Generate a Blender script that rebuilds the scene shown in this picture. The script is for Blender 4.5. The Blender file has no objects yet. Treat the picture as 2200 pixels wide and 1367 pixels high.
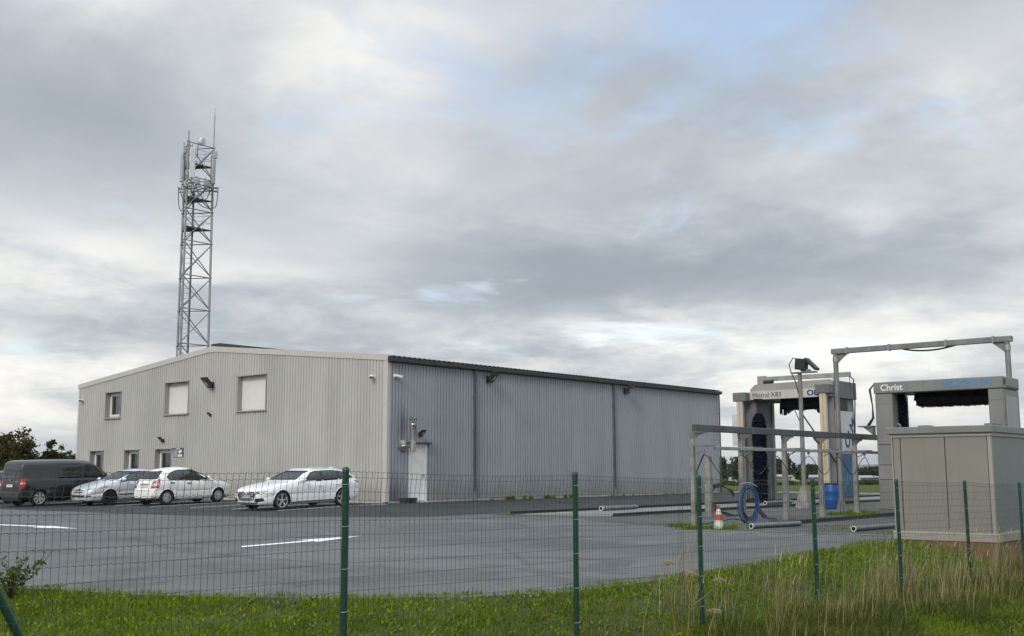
import bpy, bmesh, math, random
import numpy as np
from mathutils import Vector, Matrix
from mathutils.bvhtree import BVHTree
R = math.radians
rnd = random.Random(7)
scene = bpy.context.scene
COL = scene.collection
# world frame: the warehouse corner is the origin, x runs along its long side, y along its gable, z up, metres
CAM = Vector((-31.782, -32.958, 1.30)); F = 2408.8
FW = Vector((0.7623691, 0.63277263, 0.13561772)); RT = Vector((0.63898394, -0.76921432, -0.00297781)); UP = Vector((-0.10243481, -0.08892774, 0.99075676))
cd = bpy.data.cameras.new('camera'); cam = bpy.data.objects.new('camera', cd); COL.objects.link(cam)
cam.matrix_world = Matrix((( RT.x, UP.x, -FW.x, CAM.x), (RT.y, UP.y, -FW.y, CAM.y), (RT.z, UP.z, -FW.z, CAM.z), (0, 0, 0, 1)))
cd.sensor_width = 36.0; cd.sensor_fit = 'HORIZONTAL'; cd.lens = 36.0*F/2200; cd.clip_start = .1; cd.clip_end = 20000
scene.camera = cam
# ---------------------------------------------------------------- sun, sky, exposure
SUN_EL = 33.0; SUN_DIR = Vector((-.95, -.26, 0)).normalized()
sl = bpy.data.lights.new('sun', 'SUN'); sl.energy = 1.45; sl.angle = R(16); sl.color = (1.0, .91, .79)
sun = bpy.data.objects.new('sun', sl); COL.objects.link(sun)
sd = SUN_DIR*math.cos(R(SUN_EL)) + Vector((0, 0, math.sin(R(SUN_EL))))
sun.rotation_euler = sd.to_track_quat('Z', 'Y').to_euler(); sun.location = (-60, -30, 60)
vs = scene.view_settings; vs.view_transform = 'Standard'; vs.look = 'None'; vs.gamma = 1.0; vs.use_curve_mapping = False; vs.exposure = 0.20

class NT:
    """small node-tree writer"""
    def __init__(s, nt): s.nt = nt
    def n(s, t, ins=None, **kw):
        nd = s.nt.nodes.new(t)
        for k, v in kw.items(): setattr(nd, k, v)
        for k, v in (ins or {}).items():
            sock = nd.inputs[k]
            if hasattr(v, 'is_output') or isinstance(v, bpy.types.NodeSocket): s.nt.links.new(v, sock)
            else: sock.default_value = v
        return nd
    def m(s, op, a, b=None, c=None, clamp=False):
        d = {0: a}
        if b is not None: d[1] = b
        if c is not None: d[2] = c
        nd = s.n('ShaderNodeMath', d, operation=op); nd.use_clamp = clamp
        return nd.outputs[0]
    def mix(s, f, a, b, mode='MIX'):
        nd = s.nt.nodes.new('ShaderNodeMix'); nd.data_type = 'RGBA'; nd.blend_type = mode
        for i, v in ((0, f), (6, a), (7, b)):
            if isinstance(v, bpy.types.NodeSocket): s.nt.links.new(v, nd.inputs[i])
            else: nd.inputs[i].default_value = v if i == 0 else (tuple(v) + (1,))[:4]
        return nd.outputs[2]
    def noise(s, vec, scale, detail=4, rough=.55, dist=0.0):
        return s.n('ShaderNodeTexNoise', {'Vector': vec, 'Scale': scale, 'Detail': detail, 'Roughness': rough, 'Distortion': dist}).outputs[0]
    def ramp(s, f, pts, interp='LINEAR'):
        nd = s.n('ShaderNodeValToRGB', {0: f}); cr = nd.color_ramp; cr.interpolation = interp
        while len(cr.elements) < len(pts): cr.elements.new(.5)
        for e, (p, c) in zip(cr.elements, pts):
            e.position = p; e.color = (c, c, c, 1) if not hasattr(c, '__len__') else (tuple(c) + (1,))[:4]
        return nd.outputs[0]
    def link(s, a, b): s.nt.links.new(a, b)

world = bpy.data.worlds.new('World'); scene.world = world; world.use_nodes = True
wn = world.node_tree; wn.nodes.clear(); w = NT(wn)
sky = w.n('ShaderNodeTexSky', sky_type='NISHITA', sun_disc=False, sun_elevation=R(SUN_EL), sun_rotation=math.atan2(SUN_DIR.x, SUN_DIR.y), air_density=1.0, dust_density=1.5, ozone_density=1.0)
tc = w.n('ShaderNodeTexCoord'); sp = w.n('ShaderNodeSeparateXYZ', {0: tc.outputs['Generated']})
dx, dy, dz = sp.outputs[0], sp.outputs[1], sp.outputs[2]
den = w.m('ADD', w.m('MAXIMUM', dz, 0.0), 0.17)
pl = w.n('ShaderNodeCombineXYZ', {0: w.m('DIVIDE', dx, den), 1: w.m('DIVIDE', dy, den), 2: 3.1}).outputs[0]
# azimuth (about the lot's long axis) and elevation in degrees
az = w.m('MULTIPLY', w.m('ARCTAN2', w.m('ADD', w.m('MULTIPLY', dx, float(RT.x)), w.m('MULTIPLY', dy, float(RT.y))), w.m('ADD', w.m('MULTIPLY', dx, float(FW.x)), w.m('MULTIPLY', dy, float(FW.y)))), 57.2958)
el = w.m('MULTIPLY', w.m('ARCSINE', dz), 57.2958)
big = w.noise(pl, .75, 3, .5, .3); med = w.noise(pl, 1.9, 6, .58, .25)
wob = w.m('MULTIPLY', w.m('SUBTRACT', med, .5), 7.0)
def blob(a0, e0, sa, se, amp):   # one cloud mass, wide sa degrees and high se degrees, edges broken up by the noise
    a = w.m('DIVIDE', w.m('SUBTRACT', w.m('ADD', az, wob), a0), sa); e = w.m('DIVIDE', w.m('SUBTRACT', w.m('ADD', el, wob), e0), se)
    q = w.m('ADD', w.m('MULTIPLY', a, a), w.m('MULTIPLY', e, e))
    return w.m('MULTIPLY', w.m('POWER', 2.71828, w.m('MULTIPLY', q, -1.0)), amp)
v = w.m('ADD', w.m('MULTIPLY', w.m('SUBTRACT', big, .5), .75), w.m('MULTIPLY', w.m('SUBTRACT', med, .5), .62))
low = w.n('ShaderNodeCombineXYZ', {0: w.m('MULTIPLY', az, .085), 1: w.m('MULTIPLY', el, .30), 2: 1.7}).outputs[0]   # small cumulus towards the horizon
puf = w.noise(low, 2.1, 8, .62, .35); pe = w.m('DIVIDE', w.m('SUBTRACT', el, 5.0), 4.2)
v = w.m('ADD', v, w.m('MULTIPLY', w.m('MULTIPLY', w.m('SUBTRACT', puf, .5), 1.15), w.m('POWER', 2.71828, w.m('MULTIPLY', w.m('MULTIPLY', pe, pe), -1.0))))
wisp = w.noise(pl, 5.5, 7, .65, .4); v = w.m('ADD', v, w.m('MULTIPLY', w.m('SUBTRACT', wisp, .5), .12))
v = w.m('ADD', v, .50)
for b in [(-22, 23.5, 8, 2.0, .20), (-6, 22, 7, 2.8, .24), (4, 20.3, 5, 2.2, -.15), (24, 18.8, 5, 2.2, .20), (-20, 16, 9, 3.2, -.15), (-7, 15.5, 5, 4, .08), (13, 10.3, 12, 1.8, -.33), (5, 9.8, 9, 1.9, -.20), (21, 9, 6, 2, -.10),
          (-20, 10.6, 7, 2.0, .30), (-10, 9.8, 6, 1.5, .15), (-22.5, 7, 5, 1.2, -.12), (4.5, 7.4, 5.5, 1.1, .20), (18, 6.3, 9, 1.6, .20), (14, 4.0, 15, 3.0, .16), (-24, 4.5, 6, 3.0, .28), (-12, 6.2, 7, 1.2, -.06)]:
    v = w.m('ADD', v, blob(*b))
cloud = w.ramp(v, [(.05, (2.9, 3.22, 3.66)), (.36, (3.95, 4.26, 4.66)), (.55, (5.50, 5.66, 5.82)), (.75, (7.55, 7.45, 7.22)), (1.0, (9.2, 9.0, 8.6))])
gap = w.noise(pl, 1.3, 5, .6, .5)
cover = w.ramp(w.m('SUBTRACT', gap, w.m('ADD', blob(12.5, 23.0, 4.0, 2.8, .22), w.m('ADD', blob(20, 11.8, 5, 1.3, .10), blob(7, 7.3, 6, .9, .10)))), [(.26, .30), (.44, .97)])
cover = w.m('MAXIMUM', cover, w.m('SUBTRACT', 1.0, w.m('DIVIDE', w.m('MAXIMUM', el, 0.0), 12.0)))
skyc = w.mix(1.0, sky.outputs[0], (2.1, 1.9, 1.75), 'MULTIPLY')
zen = w.m('ADD', 1.0, w.m('MULTIPLY', w.ramp(dz, [(.38, 0.0), (1.0, 1.0)], 'EASE'), 1.25))   # an overcast sky is brightest overhead
cloud = w.mix(1.0, cloud, w.n('ShaderNodeCombineColor', {0: w.m('POWER', zen, .82), 1: zen, 2: w.m('POWER', zen, 1.13)}).outputs[0], 'MULTIPLY')
bgc = w.mix(cover, skyc, cloud)
bg = w.n('ShaderNodeBackground', {'Color': bgc, 'Strength': 0.106})
w.link(bg.outputs[0], w.n('ShaderNodeOutputWorld').inputs[0])

# ---------------------------------------------------------------- pixel -> direction helpers (photo pixels, 2200 wide)
def ray(x, y): return FW + RT*((x-1100)/F) - UP*((y-683.5)/F)
def G(x, y, z=0.0): v = ray(x, y); return CAM + v*((z-CAM.z)/v.z)
def PX(x, y, X): v = ray(x, y); return CAM + v*((X-CAM.x)/v.x)
def PY(x, y, Y): v = ray(x, y); return CAM + v*((Y-CAM.y)/v.y)
def PD(x, y, d): return CAM + ray(x, y)*d

# ---------------------------------------------------------------- materials
MATS = {}
def mat(name, col, rough=.6, metal=0.0, var=.10, vscale=3.0, bump=0.0, bscale=40.0, spec=.5, coat=0.0, world_co=False, streak=0.0, col2=None):
    if name in MATS: return MATS[name]
    m = bpy.data.materials.new(name); m.use_nodes = True; t = m.node_tree; t.nodes.clear(); q = NT(t)
    co = q.n('ShaderNodeNewGeometry').outputs['Position'] if world_co else q.n('ShaderNodeTexCoord').outputs['Object']
    c = tuple(col); k = q.noise(co, vscale, 5, .6)
    lo = tuple(max(0, a*(1-var)) for a in c) if col2 is None else col2; hi = tuple(a*(1+var) for a in c) if col2 is None else c
    cc = q.mix(q.ramp(k, [(.32, 0.0), (.68, 1.0)]), lo, hi)
    if streak:
        mp = q.n('ShaderNodeMapping', {'Vector': co, 'Scale': (5.0, 5.0, .35)}).outputs[0]
        cc = q.mix(q.m('MULTIPLY', q.ramp(q.noise(mp, 1.6, 5, .65), [(.5, 0.0), (.8, 1.0)]), streak), cc, tuple(a*.45 for a in c))
    b = q.n('ShaderNodeBsdfPrincipled', {'Base Color': cc, 'Metallic': metal, 'Specular IOR Level': spec, 'Coat Weight': coat, 'Coat Roughness': .06})
    q.link(q.m('ADD', q.m('MULTIPLY', k, .16), rough-.08), b.inputs['Roughness'])
    if bump:
        bn = q.n('ShaderNodeBump', {'Height': q.noise(co, bscale, 4, .6), 'Strength': bump, 'Distance': .02}); q.link(bn.outputs[0], b.inputs['Normal'])
    q.link(b.outputs[0], q.n('ShaderNodeOutputMaterial').inputs[0]); MATS[name] = m
    return m
def glass_mat(name, tint, gloss=.08, refl=1.0):
    """thin pane: clear tint plus the mirror-like reflection of a glass face"""
    if name in MATS: return MATS[name]
    m = bpy.data.materials.new(name); m.use_nodes = True; t = m.node_tree; t.nodes.clear(); q = NT(t)
    tr = q.n('ShaderNodeBsdfTransparent', {'Color': tint + (1,)}); gl = q.n('ShaderNodeBsdfGlossy', {'Color': (refl, refl, refl, 1), 'Roughness': .03})
    fr = q.n('ShaderNodeFresnel', {'IOR': 1.52})
    mx = q.n('ShaderNodeMixShader', {0: q.m('ADD', fr.outputs[0], gloss, clamp=True), 1: tr.outputs[0], 2: gl.outputs[0]})
    q.link(mx.outputs[0], q.n('ShaderNodeOutputMaterial').inputs[0]); MATS[name] = m
    return m
def leaf_mat(name, cols, rough=.65, trans=.25):
    """foliage: a colour for each leaf taken from its place, some light passing through"""
    if name in MATS: return MATS[name]
    m = bpy.data.materials.new(name); m.use_nodes = True; t = m.node_tree; t.nodes.clear(); q = NT(t)
    at = q.n('ShaderNodeAttribute', attribute_name='tone').outputs['Fac']
    cc = q.ramp(at, [(i/max(1, len(cols)-1), c) for i, c in enumerate(cols)])
    b = q.n('ShaderNodeBsdfPrincipled', {'Base Color': cc, 'Roughness': rough, 'Specular IOR Level': .04})
    tl = q.n('ShaderNodeBsdfTranslucent', {'Color': cc})
    mx = q.n('ShaderNodeMixShader', {0: trans, 1: b.outputs[0], 2: tl.outputs[0]})
    q.link(mx.outputs[0], q.n('ShaderNodeOutputMaterial').inputs[0]); MATS[name] = m
    return m

# ---------------------------------------------------------------- mesh helpers
class MB:
    def __init__(s): s.v = []; s.f = []
    def add(s, vs, fs):
        o = len(s.v); s.v += [tuple(p) for p in vs]; s.f += [tuple(i+o for i in q) for q in fs]; return s
    def box(s, x0, x1, y0, y1, z0, z1):
        return s.add([(x0, y0, z0), (x1, y0, z0), (x1, y1, z0), (x0, y1, z0), (x0, y0, z1), (x1, y0, z1), (x1, y1, z1), (x0, y1, z1)],
                     [(0, 3, 2, 1), (4, 5, 6, 7), (0, 1, 5, 4), (1, 2, 6, 5), (2, 3, 7, 6), (3, 0, 4, 7)])
    def obox(s, c, ax, ay, az):  # box from a centre and three half-axes
        c, ax, ay, az = Vector(c), Vector(ax), Vector(ay), Vector(az)
        P = [c+i*ax+j*ay+k*az for k in (-1, 1) for i, j in ((-1, -1), (1, -1), (1, 1), (-1, 1))]
        return s.add(P, [(0, 3, 2, 1), (4, 5, 6, 7), (0, 1, 5, 4), (1, 2, 6, 5), (2, 3, 7, 6), (3, 0, 4, 7)])
    def bar(s, p0, p1, wd, ht, up=(0, 0, 1)):
        p0, p1 = Vector(p0), Vector(p1); d = p1-p0; n = d.normalized(); a = n.cross(Vector(up))
        if a.length < 1e-4: a = n.cross(Vector((1, 0, 0)))
        a.normalize(); b = a.cross(n)
        return s.obox((p0+p1)/2, d/2, a*wd/2, b*ht/2)
    def tube(s, pts, r, seg=8, cap=True, r1=None):
        pts = [Vector(p) for p in pts]; n = len(pts); rings = []; pa = None
        for i, p in enumerate(pts):
            t = (pts[min(i+1, n-1)]-pts[max(i-1, 0)]).normalized()
            a = t.cross(Vector((0, 0, 1))) if pa is None else pa - t*pa.dot(t)
            if a.length < 1e-3: a = t.cross(Vector((1, 0, 0)))
            a.normalize(); pa = a; b = t.cross(a); rr = r if r1 is None else r+(r1-r)*i/(n-1)
            rings.append([p+(a*math.cos(2*math.pi*k/seg)+b*math.sin(2*math.pi*k/seg))*rr for k in range(seg)])
        V = [q for g in rings for q in g]; Fc = []
        for i in range(n-1):
            for k in range(seg): Fc.append((i*seg+k, i*seg+(k+1) % seg, (i+1)*seg+(k+1) % seg, (i+1)*seg+k))
        if cap: Fc += [tuple(range(seg))[::-1], tuple(range((n-1)*seg, n*seg))]
        return s.add(V, Fc)
    def lathe(s, prof, seg=20, c=(0, 0, 0), ax=(0, 0, 1), cap=True):
        ax = Vector(ax).normalized(); c = Vector(c); a = ax.cross(Vector((0, 0, 1)))
        if a.length < 1e-3: a = Vector((1, 0, 0))
        a.normalize(); b = ax.cross(a); V = []; Fc = []
        for (r, h) in prof: V += [c+ax*h+(a*math.cos(2*math.pi*k/seg)+b*math.sin(2*math.pi*k/seg))*r for k in range(seg)]
        for i in range(len(prof)-1):
            for k in range(seg): Fc.append((i*seg+k, i*seg+(k+1) % seg, (i+1)*seg+(k+1) % seg, (i+1)*seg+k))
        if cap: Fc += [tuple(range(seg))[::-1], tuple(range((len(prof)-1)*seg, len(prof)*seg))]
        return s.add(V, Fc)
    def prism(s, poly, d):   # closed 3-D outline pushed along the vector d
        poly = [Vector(p) for p in poly]; d = Vector(d); n = len(poly)
        return s.add(poly+[p+d for p in poly], [tuple(range(n))[::-1], tuple(range(n, 2*n))]+[(i, (i+1) % n, n+(i+1) % n, n+i) for i in range(n)])
    def mesh(s, name):
        me = bpy.data.meshes.new(name); me.from_pydata(s.v, [], s.f); me.update(); return me
    def build(s, name, m, parent=None, smooth=False, bevel=0.0, loc=None, fix=True):
        me = s.mesh(name)
        if fix:
            bm = bmesh.new(); bm.from_mesh(me); bmesh.ops.recalc_face_normals(bm, faces=bm.faces)
            if bevel: bmesh.ops.bevel(bm, geom=list(bm.edges), offset=bevel, segments=1, affect='EDGES', clamp_overlap=True)
            bm.to_mesh(me); bm.free()
        return link(name, me, m, parent, smooth, loc)
def link(name, me, m, parent=None, smooth=False, loc=None):
    if m is not None and not me.materials: me.materials.append(m)
    if smooth:
        me.polygons.foreach_set('use_smooth', [True]*len(me.polygons))
        if smooth != 'all': me.set_sharp_from_angle(angle=R(38))
    o = bpy.data.objects.new(name, me); COL.objects.link(o)
    if loc is not None: o.location = loc
    if parent is not None: o.parent = parent
    return o
def tag(o, label=None, cat=None, group=None, kind=None):
    for k, v in (('label', label), ('category', cat), ('group', group), ('kind', kind)):
        if v: o[k] = v
    return o
def thing(name, label, cat, loc=(0, 0, 0), rz=0.0, group=None):
    o = bpy.data.objects.new(name, None); o.empty_display_size = .2; COL.objects.link(o); o.location = loc; o.rotation_euler = (0, 0, rz)
    return tag(o, label, cat, group)
def copy_tree(o, parent=None):
    c = o.copy(); COL.objects.link(c); c.parent = parent
    for ch in [x for x in o.children]: copy_tree(ch, c)
    return c
def text_mesh(body, size, bold=0.0, extrude=.002, shear=0.0):
    cu = bpy.data.curves.new('lettering', 'FONT'); cu.body = body; cu.size = size; cu.offset = bold; cu.extrude = extrude; cu.shear = shear; cu.align_x = 'CENTER'; cu.align_y = 'CENTER'; cu.resolution_u = 3
    ob = bpy.data.objects.new('lettering', cu); COL.objects.link(ob); dg = bpy.context.evaluated_depsgraph_get(); dg.update()
    me = bpy.data.meshes.new_from_object(ob.evaluated_get(dg)); bpy.data.objects.remove(ob); bpy.data.curves.remove(cu); return me
def lettering(body, size, m, parent, origin, right, up, bold=0.0, sx=1.0, name='lettering'):
    me = text_mesh(body, size, 0.0)
    if bold:   # heavier strokes: the letters laid again a little to each side
        bm = bmesh.new()
        for k, (ox, oy) in enumerate(((0, 0), (-bold, -bold*.6), (bold, bold*.6), (-bold, bold*.6), (bold, -bold*.6))):
            n0 = len(bm.verts); bm.from_mesh(me); bm.verts.ensure_lookup_table()
            for v in bm.verts[n0:]: v.co += Vector((ox, oy, .0004*k))
        bm.to_mesh(me); bm.free()
    right, up = Vector(right).normalized(), Vector(up).normalized(); nn = right.cross(up); o = Vector(origin)
    for v in me.vertices: p = v.co.copy(); v.co = o + right*p.x*sx + up*p.y + nn*p.z
    return link(name, me, m, parent)
def pchip(xs, ys, x):
    xs, ys, x = np.array(xs, float), np.array(ys, float), np.asarray(x, float); h = np.diff(xs); d = np.diff(ys)/h; m = np.zeros(len(xs))
    for i in range(1, len(xs)-1):
        if d[i-1]*d[i] > 0: w1, w2 = 2*h[i]+h[i-1], h[i]+2*h[i-1]; m[i] = (w1+w2)/(w1/d[i-1]+w2/d[i])
    m[0], m[-1] = d[0], d[-1]; i = np.clip(np.searchsorted(xs, x)-1, 0, len(xs)-2); t = (x-xs[i])/h[i]; t = np.clip(t, 0, 1)
    return (2*t**3-3*t**2+1)*ys[i]+(t**3-2*t**2+t)*h[i]*m[i]+(-2*t**3+3*t**2)*ys[i+1]+(t**3-t**2)*h[i]*m[i+1]
def sstep(a, b, x): t = min(1, max(0, (x-a)/(b-a))); return t*t*(3-2*t)
# ---------------------------------------------------------------- the setting: ground, asphalt, concrete, paint
def zlot(x, y):
    a = float(np.interp(x, [-40, -18, -11.5, -9, -3, 60], [0, 0, -.10, -.10, .05, .05])); return a*sstep(-12, -4, y)
LOT = [(-26.4, 60), (-25.6, -17), (-25.41, -20.01), (-25.15, -20.7), (-24.85, -22), (-24.37, -22.98), (-23.82, -23.85), (-22.85, -24.9), (-21.75, -25.45), (-20.2, -25.5), (-17.4, -25.4), (-14.9, -25.1), (-12.2, -24.85), (-9, -24.75), (27.5, -24.75), (27.5, 24.5), (5, 24.5), (3, 60)]
LP = np.array(LOT)
def in_poly(x, y, P=LP):
    x0, y0 = P[:, 0], P[:, 1]; x1, y1 = np.roll(x0, -1), np.roll(y0, -1)
    x, y = np.asarray(x)[..., None], np.asarray(y)[..., None]
    with np.errstate(divide='ignore', invalid='ignore'):
        c = ((y0 > y) != (y1 > y)) & (x < (x1-x0)*(y-y0)/(y1-y0)+x0)
    return c.sum(-1) % 2 == 1
def d_poly(x, y, P=LP):
    x, y = np.asarray(x, float)[..., None], np.asarray(y, float)[..., None]; A = P; B = np.roll(P, -1, 0); d = B-A
    t = np.clip(((x-A[:, 0])*d[:, 0]+(y-A[:, 1])*d[:, 1])/(d**2).sum(1), 0, 1)
    return np.sqrt(((x-A[:, 0]-t*d[:, 0])**2+(y-A[:, 1]-t*d[:, 1])**2).min(-1))
def ground_z(x, y):   # vectorised height of the soil
    x, y = np.asarray(x, float), np.asarray(y, float); ins = in_poly(x, y); d = d_poly(x, y)
    near = np.clip((-17-y)/6, 0, 1)*np.clip((6-x)/10, 0, 1); t = np.clip(d/2.3, 0, 1); bank = t*t*(3-2*t)
    z = -.02-.38*bank*near + .035*np.sin(x*1.7+.6*y)*np.sin(y*1.3-.4*x)*np.clip(d, 0, 1)*near
    z = z - .009*np.clip(d-70, 0, 560)*(1-near)
    zl = np.vectorize(zlot)(x, y)
    return np.where(ins, np.minimum(zl-.14, -.1), z)
def lines(fine0, fine1, step, far):
    a = list(np.arange(fine0, fine1+1e-6, step)); k = step
    lo, hi = [], []; p, q = a[0], a[-1]
    while p > -far: k *= 1.28; p -= k; lo.append(p)
    k = step
    while q < far: k *= 1.28; q += k; hi.append(q)
    return np.array(lo[::-1]+a+hi)
def ground_material():
    m = bpy.data.materials.new('grass_soil'); m.use_nodes = True; t = m.node_tree; t.nodes.clear(); q = NT(t)
    co = q.n('ShaderNodeNewGeometry').outputs['Position']
    a = q.mix(q.ramp(q.noise(co, 2.2, 6, .65), [(.35, 0.0), (.65, 1.0)]), (.038, .064, .007), (.095, .140, .014))
    a = q.mix(q.ramp(q.noise(co, .06, 5, .6), [(.47, 0.0), (.62, 1.0)]), a, (.105, .095, .040))
    sx = q.n('ShaderNodeSeparateXYZ', {0: co}); a = q.mix(q.ramp(q.noise(co, 14.0, 4, .7), [(.55, 0.0), (.8, .6)]), a, (.05, .035, .016))
    b = q.n('ShaderNodeBsdfPrincipled', {'Base Color': a, 'Roughness': .9, 'Specular IOR Level': .15})
    q.link(q.n('ShaderNodeBump', {'Height': q.noise(co, 9.0, 6, .7), 'Strength': .8, 'Distance': .08}).outputs[0], b.inputs['Normal'])
    q.link(b.outputs[0], q.n('ShaderNodeOutputMaterial').inputs[0]); return m
gx, gy = lines(-38, -6, .4, 6000), lines(-37, -18, .4, 6000)
XX, YY = np.meshgrid(gx, gy, indexing='ij'); ZZ = ground_z(XX, YY); nx, ny = len(gx), len(gy)
idx = np.arange(nx*ny).reshape(nx, ny)
me = bpy.data.meshes.new('ground'); me.from_pydata(np.stack([XX, YY, ZZ], -1).reshape(-1, 3).tolist(), [], np.stack([idx[:-1, :-1], idx[1:, :-1], idx[1:, 1:], idx[:-1, 1:]], -1).reshape(-1, 4).tolist()); me.update()
tag(link('ground', me, ground_material(), smooth='all'), kind='structure')

def asphalt(name, c0, c1, spot, rough=.55, crack=.35, grain=.25, spec=.35):
    m = bpy.data.materials.new(name); m.use_nodes = True; t = m.node_tree; t.nodes.clear(); q = NT(t)
    co = q.n('ShaderNodeNewGeometry').outputs['Position']
    st = q.n('ShaderNodeMapping', {'Vector': co, 'Rotation': (0, 0, R(38)), 'Scale': (.55, .09, 1)}).outputs[0]   # long worn bands along the driving way
    k = q.noise(co, .13, 6, .6, .4); k2 = q.noise(st, .8, 5, .6, .5)
    a = q.mix(q.ramp(q.m('ADD', q.m('MULTIPLY', k, .55), q.m('MULTIPLY', k2, .45)), [(.40, 0.0), (.60, 1.0)]), c0, c1)
    a = q.mix(q.m('MULTIPLY', q.ramp(q.noise(co, 1.3, 6, .7), [(.56, 0.0), (.72, 1.0)]), .35), a, spot)
    a = q.mix(q.m('MULTIPLY', q.ramp(q.noise(co, .45, 7, .68, .8), [(.50, 0.0), (.58, 1.0)]), .65), a, spot)                          # darker repairs and damp patches
    a = q.mix(q.m('MULTIPLY', q.ramp(q.noise(q.n('ShaderNodeMapping', {'Vector': co, 'Location': (7, 3, 0)}).outputs[0], .8, 6, .7, .5), [(.57, 0.0), (.66, 1.0)]), .38), a, tuple(min(1, x*1.7) for x in c1))   # dusty pale patches
    g = q.noise(co, 130.0, 2, .7); a = q.mix(q.m('MULTIPLY', q.ramp(g, [(.3, 0.0), (.75, 1.0)]), grain), a, tuple(min(1, x*1.9) for x in c1))
    vo = q.n('ShaderNodeTexVoronoi', {'Vector': q.n('ShaderNodeMapping', {'Vector': co, 'Scale': (.16, .16, 0)}).outputs[0], 'Scale': 1.0}, feature='DISTANCE_TO_EDGE')
    jit = q.m('ADD', vo.outputs['Distance'], q.m('MULTIPLY', q.m('SUBTRACT', q.noise(co, 2.0, 5, .7), .5), .05))
    a = q.mix(q.m('MULTIPLY', q.ramp(jit, [(0.0, 1.0), (.012, 0.0)]), crack), a, tuple(x*.45 for x in c0))
    b = q.n('ShaderNodeBsdfPrincipled', {'Base Color': a, 'Specular IOR Level': spec})
    q.link(q.ramp(k, [(.35, rough-.10), (.65, rough+.12)]), b.inputs['Roughness'])
    q.link(q.n('ShaderNodeBump', {'Height': q.m('ADD', g, q.m('MULTIPLY', q.noise(co, 3.0, 4, .6), .8)), 'Strength': .22, 'Distance': .012}).outputs[0], b.inputs['Normal'])
    q.link(b.outputs[0], q.n('ShaderNodeOutputMaterial').inputs[0]); MATS[name] = m; return m
def sheet(name, poly, m, lift, step=2.0, skirt=0.0, kind='structure', parent=None, zf=zlot):
    bm = bmesh.new(); f = bm.faces.new([bm.verts.new((x, y, 0)) for x, y in poly]); bm.normal_update()
    if f.normal.z < 0: f.normal_flip()
    xs = [p[0] for p in poly]; ys = [p[1] for p in poly]
    for ax, lo, hi in ((0, min(xs), max(xs)), (1, min(ys), max(ys))):
        c = math.floor(lo/step)*step+step
        while c < hi:
            bmesh.ops.bisect_plane(bm, geom=list(bm.verts)+list(bm.edges)+list(bm.faces), plane_co=(c, 0, 0) if ax == 0 else (0, c, 0), plane_no=(1, 0, 0) if ax == 0 else (0, 1, 0)); c += step
    for v in bm.verts: v.co.z = zf(v.co.x, v.co.y)+lift
    if skirt:
        ge = bmesh.ops.extrude_edge_only(bm, edges=[e for e in bm.edges if e.is_boundary])
        for v in ge['geom']:
            if isinstance(v, bmesh.types.BMVert): v.co.z -= skirt
    me = bpy.data.meshes.new(name); bm.to_mesh(me); bm.free(); o = link(name, me, m, parent)
    if kind: o['kind'] = kind
    return o
M_ASPH = asphalt('asphalt_worn', (.058, .057, .056), (.122, .119, .116), (.036, .035, .034), .54)
M_ASPH2 = asphalt('asphalt_dark', (.024, .0235, .023), (.044, .0425, .0415), (.018, .017, .0165), .66, spec=.25)
M_CONC = asphalt('concrete_stained', (.060, .057, .052), (.108, .102, .094), (.042, .040, .036), .70, .25, spec=.25)
M_CONCL = asphalt('concrete_light', (.17, .165, .155), (.25, .245, .23), (.11, .105, .10), .75, .3, spec=.3)
M_PAINT = mat('road_paint', (.84, .84, .82), .55, var=.2, vscale=6, world_co=True)
sheet('parking_lot', LOT, M_ASPH, 0, skirt=.16)
sheet('parking_bays', [(-10.6, 60), (-10.3, 9), (-10.2, 4), (-10.0, -1), (-9.6, -4.2), (-9.1, -6.6), (-8.3, -8.4), (-7.2, -9.7), (27.3, -9.7), (27.3, -.22), (-.22, -.22), (-.22, 24.2), (2.8, 60)], M_ASPH2, .004)
sheet('wash_pad', [(-9.25, -24.6), (-9.1, -19.3), (-7.3, -15.2), (-6.2, -14.3), (-5.2, -9.75), (27.2, -9.75), (27.2, -24.6)], M_CONC, .004)
sheet('wash_lane', [(-5.15, -10.85), (-4.65, -14.2), (27.0, -14.2), (27.0, -10.85)], M_CONCL, .008)
sheet('pad_edge', [(-9.55, -24.6), (-9.25, -24.6), (-9.15, -21.3), (-9.4, -21.3)], M_CONCL, .008)
# kerb stones along the far end of the lot
kb = MB(); kb.box(0, .16, 0, 1.0, -.12, .12); km = kb.mesh('kerb_stone')
M_KERB = mat('kerb_concrete', (.34, .335, .32), .85, var=.2, vscale=2.5, bump=.2)
kt = thing('far_kerb', 'pale concrete kerb edging the far end of the lot before the field', 'kerb', (27.5, -24.7, 0))
for i in range(24): link('kerb_stone', km, M_KERB, kt, loc=(0, i*1.01, rnd.uniform(-.01, .005)))
def paint(name, poly, label=None):
    return sheet(name, poly, M_PAINT, .010 if False else .009, step=1.0)
PL = [-1.25+2.6*k for k in range(8)]
for y in PL: paint('parking_line', [(-6.45, y-.06), (-1.2, y-.06), (-1.2, y+.06), (-6.45, y+.06)])
def gpoly(px): return [tuple(G(x, y, zlot(*G(x, y)[:2]))[:2]) for x, y in px]
paint('direction_arrow', gpoly([(517, 1174.6), (663, 1162.2), (638, 1161.6), (777, 1152.4), (682, 1165.4), (672, 1164.0), (520, 1177.0)]))
paint('direction_arrow', gpoly([(-75, 1124.5), (112, 1131.5), (106, 1130.2), (169, 1136.8), (70, 1134.6), (84, 1132.6), (-75, 1126.8)]))
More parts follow.
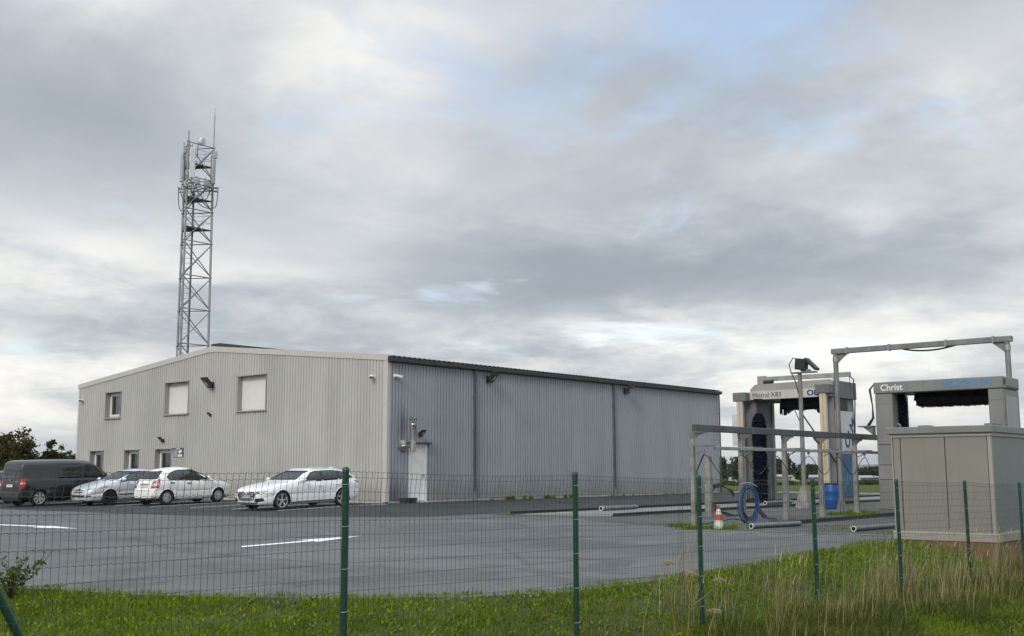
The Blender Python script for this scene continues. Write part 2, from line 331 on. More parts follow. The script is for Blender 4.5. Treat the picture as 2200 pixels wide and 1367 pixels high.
# wheel-guide rails of the two wash lanes
M_RAIL = mat('rusty_dark_steel', (.030, .028, .026), .7, .3, var=.5, vscale=4, bump=.3)
def rail(x0, x1, y, label):
    t = thing('floor_rail', label, 'rail', (x0, y, .004), 0, 'steel rails in the wash floor')
    b = MB(); b.box(0, x1-x0, -.05, .05, 0, .09); b.box(0, x1-x0, -.12, -.05, 0, .02); b.box(0, x1-x0, .05, .12, 0, .02); b.build('rail_bar', M_RAIL, t, bevel=.006)
    n = int((x1-x0)/1.6); fm = MB().box(-.09, .09, -.16, .16, 0, .03).mesh('foot_plate')
    for i in range(n): link('foot_plate', fm, M_RAIL, t, loc=(.4+i*1.6, 0, .001))
rail(-5.1, 26, -10.75, 'dark steel floor rail nearest the warehouse wall')
rail(-4.65, 26, -14.25, 'dark steel floor rail along the near side of the light wash lane')
rail(-7.0, 20, -20.45, 'dark steel floor rail running behind the first galvanised pipe')
rail(-5.0, 20, -24.1, 'dark steel floor rail running behind the panelled cabin')
# ---------------------------------------------------------------- the warehouse
WG, LS, HE, HR = 23.78, 26.79, 5.95, 7.14
def roof_z(y): return HE+(HR-HE)*(1-abs(y-WG/2)/(WG/2))
def clad(name, base, low, streak):
    m = bpy.data.materials.new(name); m.use_nodes = True; t = m.node_tree; t.nodes.clear(); q = NT(t)
    co = q.n('ShaderNodeNewGeometry').outputs['Position']; sp = q.n('ShaderNodeSeparateXYZ', {0: co})
    k = q.noise(co, .5, 5, .6); cc = q.mix(q.ramp(k, [(.3, 0.0), (.7, 1.0)]), tuple(a*.92 for a in base), tuple(a*1.05 for a in base))
    mp = q.n('ShaderNodeMapping', {'Vector': co, 'Scale': (4, 4, .22)}).outputs[0]
    cc = q.mix(q.m('MULTIPLY', q.ramp(q.noise(mp, 1.5, 6, .7), [(.48, 0.0), (.8, 1.0)]), streak), cc, tuple(a*.5 for a in base))
    cc = q.mix(1.0, cc, q.ramp(q.n('ShaderNodeObjectInfo').outputs['Random'], [(0.0, .93), (1.0, 1.04)]), 'MULTIPLY')   # each sheet weathers a little differently
    splash = q.m('MULTIPLY', q.ramp(q.m('ADD', sp.outputs[2], q.m('MULTIPLY', q.noise(co, 1.2, 5, .7), -.9)), [(.0, 1.0), (.55, 0.0)]), .5)   # mud splashed up from the ground
    cc = q.mix(splash, cc, low)
    cc = q.mix(q.m('MULTIPLY', q.ramp(q.noise(co, 6.0, 6, .75), [(.62, 0.0), (.8, 1.0)]), .18), cc, tuple(a*.55 for a in base))
    if streak > .2:   # soot above the flue and grime low at the corner
        sx = q.m('POWER', 2.718, q.m('MULTIPLY', q.m('POWER', q.m('DIVIDE', q.m('SUBTRACT', sp.outputs[0], .82), .42), 2.0), -1.0)); sz = q.m('POWER', 2.718, q.m('MULTIPLY', q.m('POWER', q.m('DIVIDE', q.m('SUBTRACT', sp.outputs[2], 3.1), .75), 2.0), -1.0))
        cc = q.mix(q.m('MULTIPLY', q.m('MULTIPLY', sx, sz), q.ramp(q.noise(q.n('ShaderNodeMapping', {'Vector': co, 'Scale': (9, 9, .3)}).outputs[0], 1.5, 4, .6), [(.4, 0.0), (.62, .9)])), cc, (.05, .045, .045))
        gx = q.m('POWER', 2.718, q.m('MULTIPLY', q.m('POWER', q.m('DIVIDE', q.m('SUBTRACT', sp.outputs[0], .3), .55), 2.0), -1.0)); cc = q.mix(q.m('MULTIPLY', q.m('MULTIPLY', gx, q.ramp(q.m('ADD', sp.outputs[2], q.m('MULTIPLY', q.noise(co, 1.5, 5, .7), -.8)), [(.0, 1.0), (1.3, 0.0)])), .6), cc, (.07, .072, .075))
    b = q.n('ShaderNodeBsdfPrincipled', {'Base Color': cc, 'Roughness': .52, 'Specular IOR Level': .45})
    q.link(q.n('ShaderNodeBump', {'Height': q.noise(co, 1.1, 3, .5), 'Strength': .12, 'Distance': .05}).outputs[0], b.inputs['Normal'])
    q.link(b.outputs[0], q.n('ShaderNodeOutputMaterial').inputs[0]); MATS[name] = m; return m
M_GAB = clad('cladding_beige', (.462, .462, .440), (.30, .285, .25), .18)
M_SID = clad('cladding_grey', (.322, .348, .386), (.20, .19, .175), .21)
M_TRIM = mat('trim_beige', (.50, .49, .455), .5, var=.06, world_co=True); M_DTRIM = mat('trim_dark_grey', (.055, .058, .065), .5, var=.2, world_co=True)
M_PVC = mat('white_pvc', (.78, .78, .76), .35, var=.04); M_WGLASS = glass_mat('window_glass', (.10, .11, .12), .12)
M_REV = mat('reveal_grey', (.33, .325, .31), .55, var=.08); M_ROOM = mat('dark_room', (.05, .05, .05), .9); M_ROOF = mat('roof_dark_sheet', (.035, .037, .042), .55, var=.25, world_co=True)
M_PLINTH = mat('plinth_concrete', (.40, .385, .35), .9, var=.25, vscale=1.5, bump=.25, world_co=True)
M_ALU = mat('galvanised_pipe', (.42, .43, .44), .42, .75, var=.15); M_BLACK = mat('black_plastic', (.018, .018, .019), .5, var=.2); M_WPL = mat('white_plastic', (.72, .72, .70), .4, var=.05)
wh = thing('warehouse', 'long metal clad warehouse with beige gable and grey side wall', 'warehouse', (0, 0, 0))
# openings on the gable: (y left-high, y right-low, z0, z1, kind)
OPG = [(21.05, 19.61, 4.13, 5.44, 'window'), (15.62, 13.64, 4.13, 5.67, 'shutter'), (9.77, 7.69, 4.09, 5.67, 'shutter'), (22.34, 21.07, .98, 2.42, 'window'), (19.04, 17.73, .98, 2.42, 'window'), (16.28, 14.9, .02, 2.43, 'door')]
OPS = [(1.16, 2.22, .10, 2.45, 'door')]
def cladding(n, total, ops, topf, put, m, zb):
    wd = total/n; pitch = wd/5
    for i in range(n):
        s0 = i*wd; xs = [(s0, 0.0)]
        for k in range(5):
            p = s0+k*pitch; xs += [(p+.22*pitch, 0), (p+.34*pitch, .046), (p+.88*pitch, .046), (p+1.0*pitch, 0)]
        ed = sorted(set(e for o in ops for e in o[:2] if s0+1e-4 < e < s0+wd-1e-4)); pts = []
        for a, b in zip(xs[:-1], xs[1:]):
            pts.append(a)
            for e in ed:
                if a[0]+1e-5 < e < b[0]-1e-5: t = (e-a[0])/(b[0]-a[0]); pts.append((e, a[1]+t*(b[1]-a[1])))
        pts.append(xs[-1]); mb = MB()
        for a, b in zip(pts[:-1], pts[1:]):
            mid = (a[0]+b[0])/2; cut = sorted([(o[2], o[3]) for o in ops if min(o[:2]) < mid < max(o[:2])]); z = zb; spans = []
            for c0, c1 in cut:
                if c0 > z: spans.append((z, c0))
                z = max(z, c1)
            spans.append((z, None))
            for z0, z1 in spans:
                ta, tb = (topf(a[0]), topf(b[0])) if z1 is None else (z1, z1)
                mb.add([put(a[0], a[1], z0), put(b[0], b[1], z0), put(b[0], b[1], tb), put(a[0], a[1], ta)], [(0, 1, 2, 3)])
        mb.build('cladding_sheet', m, wh, fix=False)
cladding(26, WG, OPG, lambda y: roof_z(y)-.02, lambda s, d, z: (-.05-d, s, z), M_GAB, .16)
cladding(30, LS, OPS, lambda x: HE-.02, lambda s, d, z: (s, -.05-d, z), M_SID, .16)
# inner core walls behind the sheets (with the openings left free)
def core(ops, total, put, m):
    mb = MB(); ys = sorted(set([0, total]+[e for o in ops for e in o[:2]]))
    for a, b in zip(ys[:-1], ys[1:]):
        cut = sorted([(o[2], o[3]) for o in ops if min(o[:2]) < (a+b)/2 < max(o[:2])]); z = 0.0; sp = []
        for c0, c1 in cut:
            if c0 > z: sp.append((z, c0))
            z = max(z, c1)
        sp.append((z, HE-.05))
        for z0, z1 in sp: mb.box(*put(a, b, z0, z1))
    mb.build('inner_wall', m, wh)
core(OPG, WG, lambda a, b, z0, z1: (0, .3, a, b, z0, z1), M_REV); core(OPS, LS-.3, lambda a, b, z0, z1: (a+.3 if a == 0 else a, b, 0, .3, z0, z1), M_REV)
MB().box(LS-.3, LS, .3, WG, 0, HE-.05).build('rear_wall', M_SID, wh); MB().box(.3, LS-.3, WG-.3, WG-.001, 0, HE-.05).build('far_side_wall', M_GAB, wh)
MB().prism([(.02, 0, HE-.049), (.02, WG, HE-.049), (.02, WG/2, HR-.04)], (.2, 0, 0)).build('gable_core', M_REV, wh)
# plinth blocks
pm = MB(); pm.box(-.01, .05, .01, 1.17, -.2, .17); 
for i in range(20): MB().box(-.075, 0, .01+i*1.19, 1.17+i*1.19, -.25, .155+rnd.uniform(-.01, 0)).build('plinth_block', M_PLINTH, wh, bevel=.01)
for i in range(22):
    a, b = .01+i*1.217, 1.205+i*1.217
    MB().box(a, b, -.075, 0, -.25, .155+rnd.uniform(-.012, 0)).build('plinth_block', M_PLINTH, wh, bevel=.01)
# corner and verge trims
MB().box(-.10, .06, -.10, -.085, .1, HE).box(-.10, -.085, -.085, .16, .1, HE).build('corner_trim', M_TRIM, wh)
MB().box(-.10, -.086, WG-.12, WG+.03, .1, HE-.01).build('corner_trim', M_TRIM, wh)
for a, b in ((0, WG/2), (WG, WG/2)):
    e = -.10 if a == 0 else .10
    MB().prism([(-.12, a+e, HE-.16), (-.12, b, HR-.16+.008), (-.12, b, HR+.10), (-.12, a+e, HE+.08)], (.10, 0, 0)).build('verge_trim', M_TRIM, wh)
MB().prism([(-.125, WG/2-.14, HR-.19), (-.125, WG/2+.14, HR-.19), (-.125, WG/2+.2, HR+.1), (-.125, WG/2-.2, HR+.1)], (.09, 0, 0)).build('apex_cap', M_TRIM, wh)
# roof sheets: corrugated slopes
def roof_slope(sgn):
    n = 30; wd = (LS+.1)/n
    for i in range(n):
        mb = MB(); x0 = -.02+i*wd; P = []
        for k in range(3):
            p = x0+k*wd/3; P += [(p, 0), (p+.12, 0), (p+.17, .045), (p+.24, .045)]
        P.append((x0+wd, 0))
        eave = -.17 if sgn < 0 else WG+.17
        for a, b in zip(P[:-1], P[1:]):
            ze = HE+.03-.017; zr = HR+.02
            mb.add([(a[0], eave, ze+a[1]), (b[0], eave, ze+b[1]), (b[0], WG/2, zr+b[1]), (a[0], WG/2, zr+a[1])], [(0, 1, 2, 3)])
        mb.build('roof_sheet', M_ROOF, wh, fix=False)
roof_slope(-1); roof_slope(1)
MB().prism([(.1, WG/2-.42, HR+.0), (.1, WG/2+.42, HR+.0), (.1, WG/2+.34, HR+.25), (.1, WG/2-.34, HR+.25)], (LS-.2, 0, 0)).build('ridge_vent', M_ROOF, wh)
for i in range(3): MB().obox((7.0+i*7, 5.5, roof_z(5.5)+.14), (2.2, 0, 0), (0, 3.2, 3.2*(HR-HE)/(WG/2)), (0, 0, .03)).build('roof_light', M_ROOF, wh)
# gutter, downpipes
g = MB()
for a in (0,): g.prism([(-.10, -.30, HE-.02), (-.10, -.28, HE-.18), (-.10, -.12, HE-.20), (-.10, -.09, HE-.02), (-.10, -.11, HE-.02), (-.10, -.13, HE-.17), (-.10, -.265, HE-.15), (-.10, -.28, HE-.02)], (LS+.25, 0, 0))
g.build('gutter', M_DTRIM, wh)
MB().box(-.09, LS+.02, -.115, -.088, HE-.24, HE-.0).build('eave_fascia', M_DTRIM, wh)
M_DOWN = mat('downpipe_grey', (.17, .175, .18), .5, var=.15)
for x in (5.15, 15.9, LS-.05):
    d = MB(); d.tube([(x, -.18, HE-.16), (x, -.18, .42)], .05, 8); d.build('downpipe', M_DTRIM, wh, smooth=True)
    MB().tube([(x, -.18, .45), (x, -.18, .06)], .062, 8).build('downpipe_boot', M_DOWN if x < 20 else M_DTRIM, wh, smooth=True)
    for z in (1.6, 3.1, 4.6): MB().box(x-.075, x+.075, -.20, -.085, z, z+.035).build('pipe_clip', M_DOWN, wh)
# windows, shutters, doors
def opening(put, a, b, z0, z1, kind, flash):
    """put(s, d, z): s along the wall, d depth behind the face"""
    lo, hi = min(a, b), max(a, b); P = lambda s0, s1, d0, d1, zz0, zz1: MB().add([put(s, d, z) for z in (zz0, zz1) for s, d in ((s0, d0), (s1, d0), (s1, d1), (s0, d1))], [(0, 3, 2, 1), (4, 5, 6, 7), (0, 1, 5, 4), (1, 2, 6, 5), (2, 3, 7, 6), (3, 0, 4, 7)])
    nm = {'window': 'window', 'shutter': 'shutter_window', 'door': 'entrance_door'}[kind]; dep = .27 if kind != 'side' else .1
    # flashing reveal around the hole is the part itself
    rv = P(lo-.0, lo+.02, -.09, dep, z0, z1); 
    for q in (P(hi-.02, hi, -.09, dep, z0, z1), P(lo-.05, hi+.05, -.10, dep, z1-.0, z1+.05), P(lo-.06, hi+.06, -.13, dep, z0-.06, z0)): rv.add(q.v, q.f)
    top = rv.build(nm, M_REV, wh)
    if kind == 'shutter':
        P(lo+.02, hi-.02, dep-.05, dep-.03, z0, z1).build('shutter_backing', M_WPL, top)
        n = int((z1-z0)/.055)
        for i in range(n):
            h = (z1-z0)/n; P(lo+.06, hi-.06, dep-.072, dep-.051, z0+i*h+.004, z0+(i+1)*h-.004).build('slat', M_PVC, top)
        for s in (lo+.02, hi-.07): P(s, s+.05, dep-.09, dep-.048, z0, z1).build('guide_rail', M_PVC, top)
    else:
        w_ = .07
        fr = MB()
        for q in (P(lo+.02, lo+.02+w_, dep-.07, dep, z0, z1), P(hi-.02-w_, hi-.02, dep-.07, dep, z0, z1), P(lo+.09, hi-.09, dep-.07, dep, z1-w_, z1), P(lo+.09, hi-.09, dep-.07, dep, z0, z0+w_)): fr.add(q.v, q.f)
        fr.build('frame', M_PVC, top)
        l2, h2 = lo+.10, hi-.10; sf = MB(); zz = z0+.9 if kind == 'door' else z0+w_
        for q in (P(l2, l2+.09, dep-.10, dep-.03, z0+.07, z1-.07), P(h2-.09, h2, dep-.10, dep-.03, z0+.07, z1-.07), P(l2+.09, h2-.09, dep-.10, dep-.03, z1-.17, z1-.07), P(l2+.09, h2-.09, dep-.10, dep-.03, z0+.07, (z0+.9 if kind == 'door' else z0+.17))): sf.add(q.v, q.f)
        sf.build('sash', M_PVC, top)
        P(l2+.09, h2-.09, dep-.05, dep-.042, zz, z1-.16).build('pane', M_WGLASS, top)
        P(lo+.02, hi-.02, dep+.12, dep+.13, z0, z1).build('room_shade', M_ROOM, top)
        if kind == 'window':
            P((l2+h2)/2+.02, h2-.12, dep-.02, dep-.01, z0+.2, z0+.2+.45*(z1-z0)).build('blind', M_WPL, top)
for a, b, z0, z1, k in OPG: opening(lambda s, d, z: (-.05+d, s, z), a, b, z0, z1, k, None)
# the plain white door on the long side, with its frame and drip cap
x0, x1, z0, z1 = OPS[0][:4]
dd = MB().box(x0+.1, x1-.14, -.07, -.02, z0, z1-.1).build('side_door', mat('white_door', (.76, .77, .78), .35, var=.03), wh)
MB().box(x0, x0+.1, -.10, 0, z0, z1).box(x1-.14, x1, -.10, 0, z0, z1).box(x0+.1, x1-.14, -.10, 0, z1-.1, z1).build('frame', M_PVC, dd)
MB().box(x0-.12, x1+.16, -.24, -.05, z1+.0, z1+.06).build('drip_cap', M_DTRIM, dd)
MB().box(x1-.24, x1-.20, -.12, -.07, 1.08, 1.22).tube([(x1-.22, -.13, 1.17), (x1-.36, -.13, 1.17)], .012, 6).build('handle', M_ALU, dd)
MB().box(x0-.02, x1+.02, -.4, -.08, .05, .10).build('door_step', M_PLINTH, wh)
MB().box(x0+.22, x1-.26, -.073, -.068, z0+1.2, z0+2.05).build('door_panel', M_PVC, dd)

# ---------------------------------------------------------------- things fixed to the walls
M_LENS = mat('lamp_glass', (.07, .075, .08), .12, var=.2); M_CLEARL = mat('lamp_reflector', (.62, .63, .64), .3, .3, var=.1)
def floodlight(name, label, pos, wall, aim, s, group='black floodlights on the warehouse walls'):
    """wall: outward normal of the wall; aim: side the head is turned to"""
    t = thing(name, label, 'floodlight', pos, 0, group); n = Vector(wall); sd = Vector((0, 0, 1)).cross(n)
    MB().obox(n*.03*s, n*.03*s, sd*.10*s, (0, 0, .13*s)).build('wall_plate', M_BLACK, t)
    hc = n*.36*s+Vector((0, 0, .10*s)); d = (n*.72+sd*aim*.25+Vector((0, 0, -.62))).normalized(); u = (Vector((0, 0, 1))-d*d.z).normalized(); r = d.cross(u)
    MB().tube([n*.04*s+sd*.0+Vector((0, 0, -.05*s)), n*.2*s+Vector((0, 0, -.14*s)), hc-d*.06*s], .025*s, 6).build('bracket', M_BLACK, t)
    hd = MB(); A = [hc+r*i*.21*s+u*j*.30*s+d*.05*s for i, j in ((-1, -1), (1, -1), (1, 1), (-1, 1))]; B = [hc+r*i*.15*s+u*j*.18*s-d*.12*s for i, j in ((-1, -1), (1, -1), (1, 1), (-1, 1))]
    hd.add(A+B, [(0, 1, 2, 3), (7, 6, 5, 4)]+[(i, 4+i, 4+(i+1) % 4, (i+1) % 4) for i in range(4)]); hd.build('lamp_head', M_BLACK, t)
    MB().obox(hc+d*.055*s, r*.17*s, u*.25*s, d*.006*s).build('lens', M_LENS, t)
    MB().obox(hc-u*.05*s+d*.064*s, r*.07*s, u*.09*s, d*.004*s).build('reflector', M_CLEARL, t)
GN, SN = (-1, 0, 0), (0, -1, 0)
floodlight('floodlight', 'large black floodlight between the two shuttered upper windows', (-.085, 11.72, 5.40), GN, -.6, 1.05)
floodlight('floodlight', 'small black floodlight above the glazed entrance door', (-.085, 15.62, 2.86), GN, -.5, .55)
floodlight('floodlight', 'tiny black lamp low under the large floodlight on the gable', (-.085, 11.8, 3.98), GN, -.1, .38)
floodlight('floodlight', 'black floodlight under the gutter nearest the first downpipe', (6.1, -.085, 5.40), SN, .7, 1.05)
floodlight('floodlight', 'black floodlight under the gutter beside the middle downpipe', (17.0, -.085, 5.45), SN, .7, 1.05)
floodlight('floodlight', 'small black floodlight above the white side door', (1.75, -.085, 2.84), SN, .7, .6)
def camera_box(label, pos, wall, turn):
    t = thing('security_camera', label, 'camera', pos, 0, 'white security cameras on the walls'); n = Vector(wall); sd = Vector((0, 0, 1)).cross(n)
    MB().lathe([(.075, 0), (.075, .06), (.05, .1)], 14, ax=n).build('base', M_WPL, t, smooth=True)
    d = (n*.55+sd*turn-Vector((0, 0, .22))).normalized(); c = n*.15
    MB().lathe([(.03, -.05), (.058, .0), (.058, .22)], 14, c=c, ax=d).build('housing', M_WPL, t, smooth=True)
    MB().lathe([(.05, .21), (.05, .224)], 14, c=c, ax=d).build('lens', M_BLACK, t); u = d.cross(Vector((0, 0, 1))).normalized()
    MB().obox(c+d*.13+Vector((0, 0, .062)), d*.14, u*.06, (0, 0, .006)).build('sun_shield', M_WPL, t)
camera_box('white camera on the far left edge of the gable', (-.085, 23.4, 5.16), GN, .9)
camera_box('white camera on the gable beside the building corner', (-.085, .72, 5.17), GN, .5)
camera_box('white camera on the grey side wall beside the building corner', (.30, -.085, 5.18), SN, .75)
# board by the entrance
sg = thing('notice_board', 'dark green notice board with white panels beside the glazed entrance', 'sign', (-.085, 14.35, 2.25))
M_SIGN = mat('sign_dark_teal', (.055, .085, .082), .45, var=.15); M_SIGN2 = mat('sign_teal_grey', (.25, .36, .34), .45, var=.3, vscale=9)
MB().box(-.012, 0, -.42, .42, -.23, .23).build('panel', M_SIGN, sg)
MB().box(-.016, -.0125, .06, .38, -.2, .10).build('picture', M_SIGN2, sg); MB().box(-.016, -.0125, -.34, .02, -.2, -.08).build('white_field', M_WPL, sg)
MB().prism([(-.016, -.02, .10), (-.016, -.33, .11), (-.016, -.30, .02), (-.016, -.2, -.02), (-.016, -.13, -.05), (-.016, -.02, .0)], (.0035, 0, 0)).build('white_shape', M_WPL, sg)
MB().box(-.0145, -.0125, -.16, .2, .175, .205).build('text_line', M_WPL, sg)
MB().box(-.0145, -.0125, -.3, .32, .128, .142).build('text_line', M_WPL, sg)
# stainless flue
fl = thing('flue_pipe', 'stainless steel flue with rain cap beside the white side door', 'flue', (.80, -.085, 2.33)); M_SS = mat('stainless', (.52, .51, .49), .28, .9, var=.12)
MB().lathe([(.26, .0), (.26, .012), (.12, .06)], 20, ax=SN).build('rosette', M_SS, fl, smooth=True)
MB().lathe([(.09, .03), (.09, .60)], 16, ax=SN).build('elbow', M_SS, fl, smooth=True)
MB().lathe([(.06, -.36), (.125, -.34), (.125, -.02), (.13, -.015), (.13, .015), (.125, .02), (.125, .72), (.13, .73), (.13, .76), (.125, .77), (.125, .80)], 18, c=(0, -.60, .12)).build('stack', M_SS, fl, smooth=True)
MB().lathe([(.03, -.02), (.03, .05)], 8, c=(0, -.6, -.3)).build('drain', M_SS, fl)
for k in range(6):
    a = k*math.pi/3; MB().bar((math.cos(a)*.12, -.6+math.sin(a)*.12, .9), (math.cos(a)*.2, -.6+math.sin(a)*.2, 1.09), .03, .008).build('cap_strap', M_SS, fl)
MB().lathe([(.23, 1.09), (.24, 1.10), (.02, 1.17)], 18, c=(0, -.6, 0)).build('rain_cap', M_SS, fl, smooth=True)
# soot on the sheets above the flue: thin stains with a shape of their own
M_SOOT = mat('soot', (.07, .07, .07), .9, var=.4)
# planters at the corner
M_POT = mat('dark_planter', (.045, .047, .05), .7, var=.3)
for i, (x, lab) in enumerate(((.62, 'dark square planter at the building corner'), (1.02, 'dark square planter touching the white side door'))):
    z = zlot(x, -.4); p = thing('planter', lab, 'planter', (x, -.42, z+.004), 0, 'planters by the side door')
    MB().add([(a*s, b*s, h) for h, s in ((0, .13), (.2, .17), (.2, .145), (.06, .125)) for a, b in ((-1, -1), (1, -1), (1, 1), (-1, 1))], [(3, 2, 1, 0), (15, 12, 13, 14)][:1]+[(12, 13, 14, 15)]+[(l*4+k, l*4+(k+1) % 4, l*4+4+(k+1) % 4, l*4+4+k) for l in range(3) for k in range(4)]).build('pot', M_POT, p)
    MB().box(-.13, .13, -.13, .13, .10, .17).build('soil', mat('soil', (.03, .022, .015), .95), p)
# ---------------------------------------------------------------- cars
def paint_mat(name, col, metal=0.0, flake=.02):
    return mat(name, col, .34, metal, var=flake, vscale=1.5, coat=.8, spec=.5)
M_WHITE = paint_mat('car_white', (.87, .875, .88)); M_SILVER = paint_mat('car_silver', (.66, .67, .69), .2); M_GREY = paint_mat('van_grey', (.024, .024, .026), .3, .12); M_CREAM = paint_mat('car_plain_white', (.85, .845, .825))
M_DBLUE = paint_mat('car_dark_teal', (.012, .020, .026), .2)
M_TYRE = mat('tyre', (.018, .018, .018), .8, var=.2); M_RIMD = mat('rim_dark', (.03, .03, .032), .4, .4); M_RIM = mat('rim_silver', (.62, .62, .63), .3, .7, var=.05); M_HUB = mat('hubcap_grey', (.48, .48, .48), .4, .35, var=.08)
M_CGL = glass_mat('car_glass', (.42, .49, .47), .03); M_CGD = glass_mat('car_glass_dark', (.03, .035, .04), .04)
M_CGB = glass_mat('car_glass_blue', (.10, .15, .19), .04); M_SEAL = mat('black_seal', (.012, .012, .013), .45, var=.1); M_LINER = mat('arch_liner', (.010, .010, .010), .9); M_TRIMI = mat('cabin_trim', (.06, .062, .062), .85, var=.15); M_SEAT = mat('seat_cloth', (.045, .045, .05), .9)
M_RED = mat('lamp_red', (.42, .012, .012), .18, var=.2, vscale=12, coat=.6); M_CLEAR = mat('lamp_clear', (.34, .36, .38), .3, .1, var=.35, vscale=20, coat=.5); M_LAMPD = mat('lamp_dark', (.05, .055, .06), .15, .2, coat=.8)
M_CHROME = mat('chrome', (.75, .75, .76), .12, 1.0, var=.03); M_PLATE = mat('plate_white', (.66, .66, .64), .4, var=.04); M_PTXT = mat('plate_ink', (.10, .10, .10), .5); M_PBLUE = mat('plate_blue', (.03, .07, .25), .5)
def car(name, label, S, pos, rz, paint_m):
    """S: outline tables along u (0 = front bumper, L = tail); car frame: +x forward, front axle at x = 0"""
    t = thing(name, label, S.get('cat', 'car'), pos, rz); L, U0 = S['L'], S['fo']
    T = lambda k, u: pchip([p[0] for p in S[k]], [p[1] for p in S[k]], u)
    def shell(inset, du):
        nu = int(L/du); s = np.linspace(0, 1, nu); e = .5-.5*np.cos(np.pi*s); u = L*(.55*s+.45*e); u = inset*.9+u*(L-1.8*inset)/L
        zt, zs, zb, wd = T('top', u)-inset, T('sho', u)-inset*.3, T('bot', u)+inset*.5, T('wid', u)-inset
        zs = np.minimum(zs, zt-.03); ws = wd-.045; H = zt-zs; k = np.clip((H-.16)/.30, 0, 1); tum = S['tum']*k; n = 2.3+(S['sq']-2.3)*k
        P = []
        m1 = S.get('bul', .012)
        low = [(0, zb+0*u), (wd*.55, zb), (wd-.13, zb), (wd-.06, zb+.035), (wd-.025, zb+.10)]
        for a in low: P.append(np.stack([u, a[0]+0*u, a[1]], -1))
        for q in np.linspace(.12, .97, 16):   # body side from sill to shoulder
            z = zb+.10+(zs-zb-.10)*q; y = wd-.025*(1-q)**2-.045*np.clip((q-.72)/.28, 0, 1)**2+m1*np.sin(q*math.pi)-S.get('waist', .012)*np.exp(-((q-.42)/.10)**2)
            P.append(np.stack([u, y, z], -1))
        th = np.linspace(0, math.pi/2, 26)
        for a in th:
            c, sn = math.cos(a), math.sin(a); yy = np.power(max(c, 0), 2/n) if c > 1e-6 else 0*u; zz = np.power(max(sn, 0), 2/n) if sn > 1e-6 else 0*u
            P.append(np.stack([u, ws*yy*(1-tum*zz), zs+H*zz], -1))
        P = np.stack(P, 1); N = P.shape[1]                      # [u, ring]
        Q = np.concatenate([P, P[:, -2:0:-1]*np.array([1, -1, 1])], 1); ring = Q.shape[1]
        V = Q.reshape(-1, 3).copy(); V[:, 0] = U0-V[:, 0]; i = np.arange(nu*ring).reshape(nu, ring); j = np.roll(i, -1, 1)
        Fq = np.stack([i[:-1], j[:-1], j[1:], i[1:]], -1).reshape(-1, 4)
        caps = []
        for rr, fl in ((i[0], 1), (i[-1], 0)):
            half = [rr[k] for k in range(N)]; oth = [rr[0]]+[rr[ring-k] for k in range(1, N-1)]+[rr[N-1]]
            for k in range(N-1):
                q = [half[k], half[k+1], oth[k+1], oth[k]]; q = list(dict.fromkeys(q)); caps.append(q[::-1] if fl else q)
        return V, Fq, caps
    V, Fq, caps = shell(0.0, .028); allf = Fq.tolist()+caps
    bvh = BVHTree.FromPolygons([Vector(p) for p in V], allf)
    cen = np.array([V[list(q)].mean(0) for q in allf]); nrm = []
    for q in allf: a, b, c = V[q[0]], V[q[1]], V[q[2]]; nrm.append(np.cross(b-a, c-a))
    nrm = np.array(nrm); nrm /= np.linalg.norm(nrm, axis=1)[:, None]+1e-9
    cu = U0-cen[:, 0]; side = np.abs(nrm[:, 1]) > .30
    kind = np.zeros(len(allf), int)                              # 0 body, -1 hole, n>0 panel
    def mark(mask, val): kind[mask & (kind == 0)] = val
    for poly, *_ in S['win']: mark(in_poly(cu, cen[:, 2], np.array(poly)) & (np.abs(cen[:, 1]) > .3) & side, -1)
    fwn = (nrm[:, 0] > .12) | (nrm[:, 2] > .5)
    for key, sgn in (('screen', 1), ('rear', -1)):
        if key in S:
            P, ulo, uhi = S[key]; PP = np.array(P+[(-y, z) for y, z in P[::-1]]); mark(in_poly(cen[:, 1], cen[:, 2], PP) & (cu > ulo) & (cu < uhi), -1)
    for ua in (S['fo'], S['fo']+S['wb']):
        mark(((cu-ua)**2+(cen[:, 2]-S['wr'])**2 < S['ar']**2) & (np.abs(cen[:, 1]) > S['wid'][4][1]-.34), -1)
    panels = [('body', paint_m)]
    for poly in S.get('doors', []):
        for sg in (1, -1): panels.append(('door', paint_m)); mark(in_poly(cu, cen[:, 2], np.array(poly)) & (cen[:, 1]*sg > .3) & side, len(panels)-1)
    if 'bonnet' in S: panels.append(('bonnet', paint_m)); mark(in_poly(cu, cen[:, 1], np.array(S['bonnet'])) & (nrm[:, 2] > .35), len(panels)-1)
    objs = {}
    for k, (nm, mm) in enumerate(panels):
        sel = [allf[i] for i in np.nonzero(kind == k)[0]]; ids = sorted(set(a for q in sel for a in q)); mp = {a: b for b, a in enumerate(ids)}
        me = bpy.data.meshes.new(nm); me.from_pydata(V[ids].tolist(), [], [[mp[a] for a in q] for q in sel]); me.update(); objs.setdefault(nm, []).append(link(nm, me, mm, t, smooth=True))
    body = objs['body'][0]
    # dark inner lining with the same openings
    V2, F2, c2 = shell(.035, .06); a2 = F2.tolist(); ce2 = np.array([V2[q].mean(0) for q in a2]); u2 = U0-ce2[:, 0]; kill = np.zeros(len(a2), bool)
    for poly, *_ in S['win']: kill |= in_poly(u2, ce2[:, 2], np.array(poly)) & (np.abs(ce2[:, 1]) > .3)
    for key in ('screen', 'rear'):
        if key in S: P, ulo, uhi = S[key]; PP = np.array(P+[(-y, z) for y, z in P[::-1]]); kill |= in_poly(ce2[:, 1], ce2[:, 2], PP) & (u2 > ulo) & (u2 < uhi)
    for ua in (S['fo'], S['fo']+S['wb']): kill |= ((u2-ua)**2+(ce2[:, 2]-S['wr'])**2 < (S['ar']+.02)**2)
